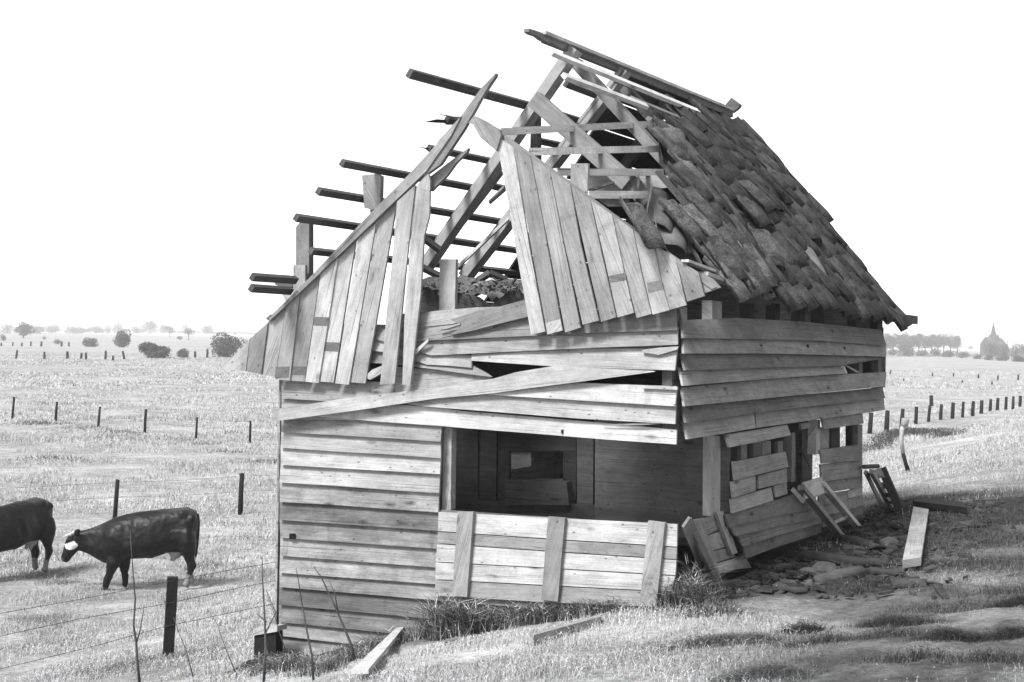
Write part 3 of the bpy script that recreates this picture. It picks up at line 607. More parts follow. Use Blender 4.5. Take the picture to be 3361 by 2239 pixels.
# ------------------------------------------------------------------ loose timber around the shed
def leaning(name, label, cat, base): return thing(name, base, label, cat)
bl, br = onG(P(9, 540, 1430)), onG(P(9, 770, 1235)); tl, tr = onR(P(9, 290, 862), .12), onR(P(9, 520, 790), .10)
pan = thing('leaning_door', (bl + br) / 2, 'broken plank door with a pale cleat leaning on the near end of the right wall', 'door panel')
pn = (br - bl).cross(tl - bl).normalized(); pn = pn if pn.dot(EYE - bl) > 0 else -pn
def onP(p, off=0): return hitp(p, bl + pn * off, pn)
for pts, tn in (([(385, 850), (505, 815), (530, 925), (400, 985)], .36), ([(405, 990), (545, 945), (575, 1070), (450, 1105)], .55), ([(452, 1110), (585, 1080), (640, 1150), (480, 1200)], .36), ([(485, 1210), (620, 1170), (700, 1120), (765, 1240), (640, 1250), (510, 1285)], .55), ([(560, 830), (600, 900), (700, 1100), (640, 1130), (540, 900)], .34)):
    prism('plank', [onP(P(9, *q)) for q in pts], pn, .022, pan, tn)
prism('stile', [onP(P(9, *q), .02) for q in [(290, 865), (390, 845), (420, 985), (550, 1400), (530, 1440), (470, 1290), (340, 980)]], pn, .03, pan, .34)
prism('cleat', [onP(P(9, *q), .035) for q in [(488, 800), (540, 790), (655, 1120), (610, 1135)]], pn, .03, pan, .62)
st1 = thing('narrow_board', onG(P(9, 440, 1400)), 'narrow dark board leaning just left of the plank door at the shed corner', 'board')
beam('board', onG(P(9, 450, 1400)), onR(P(9, 245, 875), .3), .09, .02, st1, .22, side=nF)
beam('board', onG(P(9, 530, 1435)) + Vector((0, 0, .01)), onR(P(9, 265, 868), .26), .06, .03, st1, .25, side=nF)
# frame leaning in the doorway
t1, t2 = onR(P(9, 1155, 605), .12), onR(P(9, 1315, 572), .12); g1, g2 = onG(P(9, 1480, 1000)), onG(P(9, 1615, 930))
fr = thing('ladder_frame', (g1 + g2) / 2, 'wooden two railed frame leaning below the doorway of the right wall', 'frame')
for p, g, tn in ((t1, g1, .42), (t2, g2, .6)): beam('rail', p, g, .05, .07, fr, tn, side=b_ax)
for q, wd, tn in ((.06, .16, .65), (.17, .05, .6), (.72, .03, .5)): beam('rung', t1.lerp(g1, q), t2.lerp(g2, q - .03), wd, .02, fr, tn, side=g1 - t1)
sp = thing('short_slat', onR(P(9, 1170, 710), .2), 'short pale slat lying at the door sill beside the leaning frame', 'slat')
beam('slat', onR(P(9, 1092, 622), .15), onR(P(9, 1172, 712), .17), .04, .03, sp, .6)
# frame at the far corner
gA, gB = onG(P(9, 1880, 775)), onG(P(9, 1955, 815)); tA, tB = onR(P(9, 1712, 475), .15), onR(P(9, 1795, 450), .15)
f2 = thing('leaning_frame', (gA + gB) / 2, 'broken slatted frame leaning on the far corner of the shed', 'frame')
beam('rail', tA, gA, .05, .05, f2, .5, side=b_ax); beam('rail', tB, gB, .05, .09, f2, .08, side=b_ax); beam('rail', onR(P(9, 1668, 480), .1), onG(P(9, 1790, 735)), .04, .03, f2, .35, side=b_ax)
for q, q2, tn in ((.0, .2, .5), (.3, .45, .34), (.55, .66, .3), (.75, .82, .25)):
    prism('slat', [tA.lerp(gA, q), tB.lerp(gB, q), tB.lerp(gB, q2), tA.lerp(gA, q2)], nR, .02, f2, tn)
beam('top_slat', onR(P(9, 1650, 440), .1), onR(P(9, 1770, 435), .12), .04, .03, f2, .1, side=b_ax)
def ground_plank(name, k, quad, th, tone, label, cat, lift=.02, mat=None):
    q = [onG(P(k, *p)) + Vector((0, 0, lift + th)) for p in quad]; base = sum(q, Vector()) / 4
    th_ = thing(name, base, label, cat); prism('board', q, Vector((0, 0, 1)), th, th_, tone, mat); return th_
ground_plank('loose_plank', 9, [(2045, 825), (2165, 848), (2105, 1250), (1958, 1275)], .07, .48, 'broad grey plank lying alone on the bare slope right of the shed', 'plank', .03)
ground_plank('dark_plank', 9, [(2040, 795), (2085, 762), (2430, 800), (2470, 850)], .06, .02, 'black board across the top end of the broad grey plank', 'plank', .06)  # board near black all over
ground_plank('thin_lath', 16, [(1740, 352), (1745, 345), (2010, 318), (2010, 326)], .03, .2, 'thin lath lying behind the black board', 'lath', .03)
ground_plank('long_plank', 10, [(740, 1600), (880, 1600), (1175, 1215), (1140, 1200)], .03, .95, 'pale long plank lying in the grass below the left front of the shed', 'plank', .08)
ground_plank('sunken_plank', 15, [(1180, 485), (1200, 462), (1640, 335), (1655, 350)], .09, .42, 'half sunken plank in the grass below the hatch, nearest the camera', 'plank', .0)
ground_plank('sunken_plank', 15, [(1310, 385), (1320, 362), (1560, 335), (1580, 350)], .05, .46, 'half sunken plank nearer the hatch, shorter and paler', 'plank', .0)
ground_plank('sunken_plank', 15, [(550, 492), (560, 470), (650, 450), (660, 462)], .05, .3, 'weathered stub end beside tall grass left of the sunken planks', 'plank', .0)
lg = thing('log', onG(P(9, 1450, 1220)), 'long thick weathered log lying across the bare earth by the right wall', 'log')
p0, p1 = onG(P(9, 1065, 1195)) + Vector((0, 0, .05)), onG(P(9, 1850, 1235)) + Vector((0, 0, .04))
tube('trunk', [p0, p0.lerp(p1, .3) + Vector((0, 0, .01)), p0.lerp(p1, .7) - Vector((0, 0, .015)), p1], [.05, .055, .045, .03], simple('log_bark', .04, .4, 10), lg, 10)
lg2 = thing('log', onG(P(9, 1450, 1345)), 'shorter dark log in front of the long log', 'log')
p0, p1 = onG(P(9, 1270, 1380)) + Vector((0, 0, .04)), onG(P(9, 1640, 1320)) + Vector((0, 0, .05)); tube('trunk', [p0, p0.lerp(p1, .5), p1], [.04, .06, .05], BARK, lg2, 9)
lg3 = thing('log', onG(P(9, 1650, 1080)), 'dark rotten branch behind the long log near the leaning frame', 'branch')
p0, p1 = onG(P(9, 1440, 1060)) + Vector((0, 0, .05)), onG(P(9, 1780, 1110)) + Vector((0, 0, .03)); tube('branch', [p0, p0.lerp(p1, .5) + Vector((0, 0, .02)), p1], [.06, .05, .03], BARK, lg3, 8)
fk = thing('forked_stick', onG(P(9, 1460, 880)), 'pale forked stick between the rails of the leaning frame', 'stick')
q0, q1, q2, q3 = [onG(P(9, *p)) + Vector((0, 0, .06)) for p in ((1405, 892), (1460, 885), (1495, 845), (1525, 880))]
tube('stick', [q0, q1, q2 + Vector((0, 0, .1))], .014, PALEPOST, fk, 5); tube('stick', [q1, q3], .012, PALEPOST, fk, 5)
def stone_at(k, x, y, wd, ht, label, mat=STONE):
    c = onG(P(k, x, y)); bm = bmesh.new(); bmesh.ops.create_icosphere(bm, subdivisions=2, radius=1)
    for v in bm.verts:
        n_ = noise.noise(v.co * 1.4 + c); v.co = Vector((v.co.x * wd * (1 + .3 * n_), v.co.y * wd * .6 * (1 + .3 * n_), v.co.z * ht * .8 * (1 + .35 * n_)))
    me = bpy.data.meshes.new('stone'); bm.to_mesh(me); bm.free(); me.materials.append(mat)
    o = bpy.data.objects.new('stone', me); o.location = c + Vector((0, 0, ht * .4)); o.rotation_euler = (0, 0, random.uniform(0, 3)); link(o, None, label, 'stone', 'stones on the bare earth')
for a in ((9, 1030, 1255, .13, .05, 'flat pale stone at the left end of the long log'), (9, 1350, 1285, .15, .08, 'rounded stone in front of the middle of the long log'), (9, 1220, 1295, .1, .05, 'broken stone between the flat one and the rounded one'),
          (9, 1850, 1085, .17, .09, 'grey stone behind the right end of the long log'), (9, 1580, 1125, .12, .06, 'low grey stone just behind the long log'), (9, 1225, 1370, .035, .035, 'small white round stone at the tip of the dark log'), (9, 800, 1110, .12, .06, 'dark stone at the foot of the wall right of the plank door'), (9, 620, 1390, .14, .05, 'flat dark stone in front of the plank door')): stone_at(*a)
# scattered broken tiles and splinters
deb = []
v, f = [], []
for i in range(900):
    b_ = random.uniform(.3, 6.8); d_ = abs(random.gauss(.15, .75)) + .06
    p = hw(-d_, b_, 0); p.z = ground(p.x, p.y) + .02; l = random.uniform(.015, .07) * (2.6 if random.random() < .05 else 1); wd = l * random.uniform(.15, .6); an = random.uniform(0, 6.3)
    u = Vector((math.cos(an), math.sin(an), random.uniform(-.2, .2))); s_ = Vector((-u.y, u.x, random.uniform(-.4, .4))); h_ = Vector((0, 0, random.uniform(.008, .025)))
    o = len(v); v += [p - u * l - s_ * wd, p + u * l - s_ * wd, p + u * l + s_ * wd, p - u * l + s_ * wd]; v += [q + h_ for q in v[-4:]]
    f += [[o, o + 3, o + 2, o + 1], [o + 4, o + 5, o + 6, o + 7]] + [[o + i_, o + (i_ + 1) % 4, o + (i_ + 1) % 4 + 4, o + i_ + 4] for i_ in range(4)]
meshobj('rubble', v, f, simple('rubble', .05, .95, 3.5), None, kind='stuff', label='splinters and broken tile littering the earth beside the right wall', cat='rubble')
# low concrete block left of the shed
c0 = onG(P(12, 1960, 1400)); blk = thing('concrete_block', c0, 'low dark block with a pale slab on top at the left foot of the shed', 'block')
q = [(1900, 1215), (2060, 1195), (2060, 1390), (1895, 1400)]; zt = hitp(P(12, 1900, 1215), c0, nF)
w0 = [hitp(P(12, *p), c0, nF) for p in q]; prism('body', w0, nF, .1, blk, .05, DARKPOST)
w1 = [hitp(P(12, *p), c0 + nF * .02, nF) for p in [(1890, 1170), (2070, 1150), (2070, 1190), (1890, 1222)]]; prism('slab', w1, nF, .14, blk, .5)

# ------------------------------------------------------------------ fences
def post_at(p_base, p_top, parent_loc=None, rad=.05, scale_h=None, jit=0):
    g = onG(p_base); dist = (g - EYE).dot(FWD); h = (p_base[1] - p_top[1]) / F * dist
    lean = (p_top[0] - p_base[0]) / F * dist + h * math.sin(ROLL)
    return g, g + Vector((lean, 0, h))
def fence(name, label, k, posts, rad, wires=(), mat=DARKPOST, square=False):
    pp = [post_at(P(k, xb, yb), P(k, xt, yt)) for xt, yt, xb, yb in posts]
    th_ = thing(name, pp[len(pp) // 2][0], label, 'fence')
    for g, tp in pp:
        m_ = g.lerp(tp, .5) + Vector((random.uniform(-.01, .01), 0, 0))
        rv = rad * random.uniform(.75, 1.1)
        tube('post', [g - Vector((0, 0, .15)), m_, tp], [rv * 1.08, rv, rv * random.uniform(.8, 1)], mat, th_, 8)
    for fr_ in wires:
        pts = []
        for (g, tp), (g2, tp2) in zip(pp, pp[1:]):
            a_, b_ = g.lerp(tp, fr_), g2.lerp(tp2, fr_); pts += [a_, a_.lerp(b_, .5) - Vector((0, 0, .03))]
        pts.append(pp[-1][0].lerp(pp[-1][1], fr_)); tube('wire', pts, .004, IRON, th_, 4)
    return th_, pp
fence('field_fence', 'row of thin dark posts crossing the field left of the shed, above the cows', 13, [(108, 750, 98, 935), (458, 790, 450, 950), (808, 830, 798, 998), (1180, 850, 1177, 1048), (1597, 915, 1592, 1102), (2030, 945, 2031, 1130), (2520, 1000, 2520, 1190)], .06, (.95, .55))
fence('field_fence', 'two dark posts and wires just behind the right hand cow', 12, [(-700, 120, -705, 420), (868, 55, 855, 350), (1797, 8, 1795, 310), (2750, -40, 2750, 260)], .055, (.93, .55))
fence('field_fence', 'row of stout dark posts receding on the field right of the shed', 14, [(448, 1010, 440, 1212), (600, 990, 596, 1188), (744, 975, 738, 1150), (872, 955, 870, 1118), (998, 942, 990, 1102), (1106, 932, 1104, 1082), (1216, 915, 1212, 1072), (1312, 908, 1308, 1064), (1405, 903, 1402, 1050), (1484, 896, 1482, 1032), (1568, 884, 1565, 1018), (1636, 874, 1634, 1006), (1714, 862, 1712, 994), (1780, 858, 1778, 986), (1846, 852, 1844, 966), (1910, 848, 1908, 955)], .115, (.9, .5))
fence('field_fence', 'far line of tiny posts across the field right of the shed', 14, [(640, 612, 628, 650), (1028, 638, 1026, 670), (1225, 640, 1224, 672), (1457, 650, 1457, 690), (1640, 662, 1638, 705), (1830, 655, 1828, 705)], .12)
fence('field_fence', 'short line of tiny posts nearer than the far line, right of the shed', 14, [(758, 688, 760, 716), (1306, 708, 1304, 736), (1584, 722, 1582, 750)], .1)
fence('field_fence', 'far line of small posts before the bushes at the left', 13, [(138, 370, 130, 440), (360, 385, 360, 445), (545, 380, 550, 442), (662, 392, 660, 445), (697, 390, 700, 447), (858, 375, 857, 447), (918, 415, 918, 455), (995, 378, 1012, 445), (1585, 380, 1587, 432), (1685, 362, 1685, 432)], .2)
fence('field_fence', 'farthest line of faint posts at the left edge', 13, [(10, 310, 10, 338), (105, 305, 103, 335), (178, 310, 176, 338), (252, 300, 250, 338), (338, 300, 334, 340), (500, 305, 500, 340), (560, 305, 560, 340)], .25)
ap = post_at(P(14, 1018, 950), P(14, 1012, 850)); tube('lone_post', [ap[0], ap[1]], .14, DARKPOST, None, 8, label='single taller post standing behind the row of stout posts', cat='post')
# near barbed wire fence
g, tp = post_at(P(12, 1250, 1370), P(12, 1268, 782)); ff = thing('barbed_wire_fence', g, 'barbed wire fence with one squared black post in front of the cow', 'fence')
beam('post', g - Vector((0, 0, .2)), tp, .105, .095, ff, mat=DARKPOST, side=Vector((1, .3, 0)))
def along(p_from, u): return p_from
fd = Vector((1, .42, 0)).normalized()
def onFence(p): n_ = Vector((-fd.y, fd.x, 0)); return hitp(p, g - n_ * .06, n_)
pb = onFence(P(12, -600, 1600)); pt_ = onFence(P(12, -600, 1160)); beam('post', Vector((pb.x, pb.y, ground(pb.x, pb.y) - .2)), pt_, .1, .1, ff, mat=DARKPOST, side=Vector((1, .3, 0)))
pe = onFence(P(12, 2500, 1000)); pe2 = onFence(P(12, 2500, 560)); beam('post', Vector((pe.x, pe.y, ground(pe.x, pe.y) - .2)), pe2, .1, .1, ff, mat=DARKPOST, side=Vector((1, .3, 0)))
for line in ([(-600, 1170), (0, 1055), (600, 950), (1235, 822), (1700, 735), (2500, 592)], [(-600, 1365), (0, 1225), (600, 1095), (1230, 985), (1800, 860), (2500, 725)], [(-600, 1620), (0, 1470), (740, 1290), (1225, 1155), (1960, 1000), (2500, 900)]):
    pts = [onFence(P(12, *q)) for q in line]; wv, wf = tube_geo(pts, [.0035] * len(pts), 4)
    for a_, b_ in zip(pts, pts[1:]):
        L_ = (b_ - a_).length; nb = max(1, int(L_ / .14))
        for i in range(nb):
            c = a_.lerp(b_, (i + .5) / nb); d = Vector((random.uniform(-.4, .4), random.uniform(-1, 1), random.uniform(-1, 1))).normalized() * .018; o = len(wv)
            v_, f_ = tube_geo([c - d, c + d], [.003, .003], 3); wv += v_; wf += [[x + o for x in q] for q in f_]
    meshobj('wire', wv, wf, IRON, ff)
# bent pale pole right of the shed
g = onG(P(14, 800, 1568)); dist = (g - EYE).dot(FWD); pl_ = lambda x, y: hitp(P(14, x, y), g, Vector((0, 1, 0)))
bpole = thing('bent_pole', g, 'bent thin pole with pale upper half on the slope right of the shed', 'pole')
tube('pole', [pl_(805, 1575), pl_(775, 1480), pl_(752, 1390)], [.045, .04, .04], DARKPOST, bpole); tube('pole', [pl_(752, 1390), pl_(735, 1270), pl_(742, 1180), pl_(765, 1075)], [.04, .04, .045, .05], PALEPOST, bpole)
tube('cap', [pl_(762, 1140), pl_(775, 1065)], [.07, .075], PALEPOST, bpole)

# ------------------------------------------------------------------ foliage helpers
def tri_cloud(name, base, pts, size, tones, mat, parent=None, **kw):
    """many small leaf faces at pts"""
    n = len(pts); d1 = rng.normal(size=(n, 3)); d1 /= np.linalg.norm(d1, axis=1)[:, None]; d2 = np.cross(d1, rng.normal(size=(n, 3))); d2 /= np.linalg.norm(d2, axis=1)[:, None]
    sz = size * rng.uniform(.6, 1.4, n)[:, None]; v = np.stack([pts - d1 * sz, pts + d1 * sz * .6 + d2 * sz * .7, pts + d1 * sz * .5 - d2 * sz * .6], 1).reshape(-1, 3)
    return raw_tris(name, v, np.repeat(tones, 3), mat, parent, base, **kw)
def raw_tris(name, v, tones, mat, parent, base, **kw):
    me = bpy.data.meshes.new(name); n = len(v) // 3
    org = Vector(base); v = v - np.array(org)
    me.vertices.add(len(v)); me.vertices.foreach_set('co', v.astype(np.float32).ravel())
    me.loops.add(len(v)); me.loops.foreach_set('vertex_index', np.arange(len(v), dtype=np.int32))
    me.polygons.add(n); me.polygons.foreach_set('loop_start', np.arange(0, 3 * n, 3, dtype=np.int32))
    try: me.polygons.foreach_set('loop_total', np.full(n, 3, dtype=np.int32))
    except Exception: pass
    at = me.attributes.new('tone', 'FLOAT_COLOR', 'POINT'); c = np.ones((len(v), 4), np.float32); c[:, :3] = np.asarray(tones)[:, None]; at.data.foreach_set('color', c.ravel())
    me.materials.append(mat); me.update(calc_edges=True)
    o = bpy.data.objects.new(name, me)
    if parent is None: o.location = org
    return link(o, parent, **kw)
def crown_pts(n, rx, ry, rz, lobes=7, shell=.55):
    c = rng.normal(size=(lobes, 3)); c *= (rng.uniform(.2, .62, lobes) / np.linalg.norm(c, axis=1))[:, None]; r = rng.uniform(.3, .5, lobes)
    k = rng.integers(0, lobes, n); d = rng.normal(size=(n, 3)); d /= np.linalg.norm(d, axis=1)[:, None]
    p = c[k] + d * (r[k] * rng.uniform(shell, 1, n) ** .6)[:, None]
    q = np.linalg.norm(p, axis=1); p = p / np.maximum(1, q / 1.02)[:, None]; p[: n // 6] *= rng.uniform(1.0, 1.16, n // 6)[:, None]
    return p * np.array([rx, ry, rz])
def tree(name, pix, label, cat, wpx, hpx, trunk=.15, tone=.07, n=900, group=None, lobes=15, bottom=.0):
    g = onG(pix); dist = (g - EYE).dot(FWD); wd, ht = wpx / F * dist, hpx / F * dist
    th_ = thing(name, g, label, cat, group); rz = ht * (1 - trunk) / 2
    bush = trunk < .1
    if bush: rz = ht * .62
    p = crown_pts(n, wd * .6, wd * .55, rz * 1.08, lobes) + np.array([0, 0, ht * .40 if bush else ht * trunk + rz]); p = p[p[:, 2] > 0]; n = len(p); tn = tone * 1.35 * rng.uniform(.5, 1.7, n)
    tri_cloud('crown', (0, 0, 0), p, wd * .028, tn, LEAF, th_)
    tube('trunk', [g - Vector((0, 0, .3)), g + Vector((0, 0, ht * .3)), g + Vector((ht * .02, 0, ht * .7))], [wd * .035 + .05, wd * .025 + .03, wd * .01], BARK, th_, 6)
    for i in range(3):
        a_ = random.uniform(0, 6.3); q0 = g + Vector((0, 0, ht * .25)); tube('limb', [q0, q0 + Vector((math.cos(a_) * wd * .25, math.sin(a_) * wd * .25, ht * .3))], [wd * .018 + .02, wd * .006], BARK, th_, 5)
    return th_
T13 = [(30, 295, 72, 72, 'low round bush at the very left edge', 'bush', .05), (190, 272, 165, 128, 'bushy tree with a lop sided crown near the left edge', 'tree', .05), (470, 322, 85, 46, 'faint low bush between the lop sided tree and the cone shaped bush', 'bush', .09),
       (735, 342, 135, 76, 'low spreading bush left of the dense upright bush', 'bush', .06), (1000, 347, 178, 142, 'dense upright bush standing left of the broad wire fence bush', 'bush', .045), (1380, 262, 105, 98, 'far small tree behind the broad bush', 'tree', .08),
       (1535, 290, 92, 110, 'far slim tree right of the small tree behind the broad bush', 'tree', .07), (1460, 288, 70, 34, 'tiny far shrub at the foot of the slim tree', 'bush', .08), (1270, 437, 285, 150, 'broad low dark bush at the far fence line', 'bush', .04), (1490, 434, 125, 80, 'small bush right of the broad low dark bush', 'bush', .06), (1855, 428, 295, 235, 'largest bush of the field, just left of the shed gable', 'bush', .05), (360, 285, 40, 34, 'small dark shrub right of the lop sided tree', 'bush', .04)]
for x, y, w_, h_, lb, ct, tn in T13: tree(ct, P(13, x, y), lb, ct, w_ * .40357, h_ * .40357, .08 if ct == 'bush' else .15, tn, 4200 if w_ > 120 else 1500, 'bushes and trees on the far field')
FAR = [(960, 215, 95, 95), (1220, 222, 130, 105), (1110, 215, 80, 60), (1510, 205, 60, 100), (1690, 215, 100, 60), (60, 200, 80, 60), (420, 200, 120, 45), (620, 200, 160, 35), (300, 195, 120, 40), (780, 205, 120, 40), (880, 205, 60, 60), (1330, 215, 70, 75)]
ORD = 'first second third fourth fifth sixth seventh eighth ninth tenth eleventh twelfth'.split()
for i, (x, y, w_, h_) in enumerate(sorted(FAR)): tree('tree', P(13, x, 231 + (x % 7)), ORD[i] + ' pale hazy tree from the left along the left horizon', 'tree', 1.3 * w_ * .40357, (h_ + 231 - y) * .40357, .06, .09, 1500, 'hazy trees on the left horizon')
# right: hedge, avenue trees, village
for i, x in enumerate(range(598, 1260, 60)): tree('avenue_tree', P(14, x + random.uniform(-8, 8), 462), ORD[i] + ' tall bare stemmed avenue tree counted from the shed wall outwards', 'tree', 150 * .35085, random.uniform(195, 212) * .35085, .16, .075, 3600, 'avenue trees right of the shed', 12)
for x, y, w_, h_, lb, tn in ((790, 482, 190, 105, 'round dark bush below the left of the avenue trees', .05), (1060, 485, 105, 85, 'darkest small bush below the middle of the avenue', .03), (930, 480, 140, 55, 'low hedge clump between the two dark bushes', .06), (650, 470, 130, 60, 'low hedge clump beside the shed wall', .06), (1180, 492, 150, 75, 'low hedge clump under the last avenue trees', .06), (1310, 500, 130, 70, 'low hedge clump right of the avenue', .06), (1385, 420, 70, 42, 'small lone tree between avenue and church', .08),
                            (1580, 500, 190, 180, 'round tree in front of the church', .07), (1700, 500, 170, 150, 'village tree right of the church', .07), (1810, 505, 160, 185, 'tall village tree near the right edge', .065), (1900, 505, 150, 175, 'village tree cut by the right edge', .065), (1560, 520, 110, 55, 'low dark hedge clump before the church', .045), (1690, 525, 150, 60, 'low hedge clump right of the church', .055), (1850, 535, 170, 65, 'darkest hedge clump at the right edge', .04), (1450, 510, 110, 55, 'low hedge clump left of the church', .07)):
    tree('tree' if h_ > 100 else 'bush', P(14, x, y), lb, 'tree' if h_ > 100 else 'bush', w_ * .35085, h_ * .35085,   .06, tn, 2000, 'hedges and village trees')
def far_wood(name, label, k_, x0, x1, y, h, tone, n):
    g0, g1 = onG(P(k_, x0, y)), onG(P(k_, x1, y)); c = CROPS[k_][2]; q = rng.uniform(0, 1, n); hh = h * c / F * g0.y * (.35 + 1.0 * fbm(q * 40, q * 0, .35, 21))
    dpt = rng.uniform(0, 14, n); z = rng.uniform(0, 1, n) ** .8 * hh
    p = np.stack([g0.x + (g1.x - g0.x) * q, g0.y + (g1.y - g0.y) * q + dpt, z], 1)
    tri_cloud(name, (0, 0, 0), p, h * c / F * g0.y * .09, tone * rng.uniform(.6, 1.5, n), LEAF, None, kind='stuff', label=label, cat='wood')
far_wood('far_wood', 'pale unbroken line of far woods along the left horizon', 13, -200, 2300, 228, 62, .1, 16000)
far_wood('hedge', 'low dark hedge along the far side of the field right of the shed', 14, 560, 2000, 492, 34, .05, 7000)
gc = onG(P(14, 1595, 478)); dist = (gc - EYE).dot(FWD); pm = dist / F * .35085
ch = thing('church', gc, 'distant church with a pointed spire above the village trees', 'church')
def bxp(x0, x1, y, z0, z1): return [gc + Vector(((x0 + i * (x1 - x0)) * pm, j * y, z)) for z in (z0 * pm, z1 * pm) for i, j in ((0, -1), (1, -1), (1, 1), (0, 1))]
bx_f = [[0, 3, 2, 1], [4, 5, 6, 7]] + [[i, (i + 1) % 4, (i + 1) % 4 + 4, i + 4] for i in range(4)]
meshobj('tower', bxp(-22, 18, 4, 0, 195), bx_f, FARM, ch)
def pyr(x0, x1, z0, z1): v = [gc + Vector((x * pm, y * (x1 - x0) * pm / 2, z0 * pm)) for x, y in ((x0, -1), (x1, -1), (x1, 1), (x0, 1))] + [gc + Vector(((x0 + x1) / 2 * pm, 0, z1 * pm))]; return v, [[0, 1, 4], [1, 2, 4], [2, 3, 4], [3, 0, 4], [3, 2, 1, 0]]
v, f = pyr(-24, 20, 195, 320); meshobj('spire', v, f, FARM, ch)
v = bxp(-80, 80, 7, 0, 110) + [gc + Vector((-80 * pm, 0, 175 * pm)), gc + Vector((80 * pm, 0, 165 * pm))]
meshobj('nave', v, bx_f[:1] + bx_f[2:] + [[4, 5, 9, 8], [6, 7, 8, 9], [5, 6, 9], [7, 4, 8]], FARM, ch)
v, f = pyr(35, 62, 140, 205); meshobj('turret', v, f, FARM, ch)
v, f = pyr(125, 140, 0, 190); meshobj('gable_spike', v, f, FARM, ch)

# ------------------------------------------------------------------ cows
def cow_mesh():
    k = .00228; gy = 865
    def pt(x, y, s=0.0): return Vector(((1490 - x) * k, s, (gy - y) * k))
    bm = bmesh.new()
    def loft(rings, n=28):
        prev = None
        for (c, ax, rh, rw, up_) in rings:
            u = up_; s = Vector((0, 1, 0)); ring = []
            for i in range(n):
                an = 2 * math.pi * i / n; ring.append(bm.verts.new(c + u * rh * math.cos(an) + s * rw * math.sin(an)))
            if prev:
                for i in range(n): bm.faces.new([prev[i], prev[(i + 1) % n], ring[(i + 1) % n], ring[i]])
            else: bm.faces.new(ring[::-1])
            prev = ring
        bm.faces.new(prev)
    def sect(x, t, b, w): return (pt(x, (t + b) / 2), None, (b - t) / 2 * k, w, Vector((0, 0, 1)))
    loft([sect(1492, 330, 440, .07), sect(1465, 290, 540, .20), sect(1400, 264, 580, .27), sect(1320, 270, 592, .29), sect(1230, 280, 622, .31), sect(1150, 290, 646, .335), sect(1040, 303, 645, .33), sect(940, 326, 668, .29), sect(860, 352, 694, .25), sect(800, 384, 692, .20), sect(740, 412, 660, .15), sect(680, 436, 625, .125), sect(610, 455, 600, .115)])
    hd = (pt(500, 680) - pt(600, 480)); up_ = Vector((hd.z, 0, -hd.x)).normalized()
    loft([(pt(615, 470), 0, .06, .07, up_), (pt(592, 505), 0, .135, .115, up_), (pt(568, 548), 0, .145, .12, up_), (pt(545, 592), 0, .12, .095, up_), (pt(522, 635), 0, .09, .075, up_), (pt(508, 665), 0, .08, .08, up_), (pt(500, 684), 0, .05, .05, up_)])
    def limb(pts, rad):
        v, f = tube_geo(pts, rad, 12); vs_ = [bm.verts.new(p) for p in v]
        for q in f: bm.faces.new([vs_[i] for i in q])
    limb([pt(890, 500, .10), pt(880, 680, .13), pt(852, 770, .12), pt(838, 800, .12), pt(822, 862, .12), pt(812, 885, .12), pt(800, 905, .12)], [.05, .12, .06, .062, .052, .055, .066])
    limb([pt(925, 500, -.10), pt(930, 680, -.13), pt(940, 770, -.12), pt(942, 795, -.12), pt(945, 840, -.12), pt(940, 862, -.12), pt(932, 868, -.12)], [.05, .115, .058, .06, .052, .055, .066])
    limb([pt(1405, 370, -.10), pt(1400, 440, -.15), pt(1398, 560, -.16), pt(1410, 650, -.15), pt(1432, 700, -.14), pt(1425, 770, -.14), pt(1432, 820, -.14), pt(1448, 838, -.14)], [.04, .15, .16, .085, .07, .056, .06, .066])
    limb([pt(1415, 370, .10), pt(1415, 440, .15), pt(1430, 560, .16), pt(1445, 640, .15), pt(1462, 690, .14), pt(1440, 760, .14), pt(1428, 820, .14), pt(1415, 842, .14)], [.04, .14, .15, .085, .068, .054, .058, .064])
    limb([pt(1340, 560), pt(1325, 610), pt(1320, 650)], [.15, .13, .06])                      # udder
    for s in (-.06, .06):
        for x in (1325, 1300): limb([pt(x, 640, s), pt(x - 4, 672, s)], [.02, .014])
    limb([pt(1484, 310), pt(1496, 380), pt(1492, 520), pt(1480, 610), pt(1478, 660)], [.035, .03, .022, .028, .012])   # tail
    limb([pt(598, 478, -.10), pt(600, 480, -.19), pt(610, 492, -.27)], [.03, .055, .012]); limb([pt(598, 470, .10), pt(615, 450, .18), pt(640, 428, .25)], [.03, .055, .012])
    bmesh.ops.recalc_face_normals(bm, faces=bm.faces)
    me = bpy.data.meshes.new('cow'); bm.to_mesh(me); bm.free()
    o = bpy.data.objects.new('tmp', me); col.objects.link(o)
    m = o.modifiers.new('r', 'REMESH'); m.mode = 'VOXEL'; m.voxel_size = .015; m.use_smooth_shade = True
    m = o.modifiers.new('s', 'SMOOTH'); m.iterations = 14; m.factor = .5
    dg = bpy.context.evaluated_depsgraph_get(); me2 = bpy.data.meshes.new_from_object(o.evaluated_get(dg)); bpy.data.objects.remove(o)
    co = np.empty(len(me2.vertices) * 3); me2.vertices.foreach_get('co', co); co = co.reshape(-1, 3)
    px, py = 1490 - co[:, 0] / k, gy - co[:, 2] / k; tone = np.full(len(co), .005)
    j = (fbm(co[:, 0] * 8, co[:, 2] * 8, 1.0, 2) - .5) * 60
    tone[(np.hypot((px - 562) / 50, (py - 556) / 34) < 1 + j / 200) & (py > 532 - (px - 560) * .35)] = .75       # cheek patch
    tone[(px > 1380) & (py + j > 745)] = .13; tone[(px > 1255) & (px < 1372) & (py > 596) & (py < 700) & (np.abs(co[:, 1]) < .14)] = .22
    tone += .03 * np.clip((px - 1150) / 150, 0, 1) * np.clip((330 - py) / 50 + j * .012, 0, 1) * np.clip((.22 - np.abs(co[:, 1])) / .12, 0, 1)  # sheen along the rear spine, painted into the coat tone
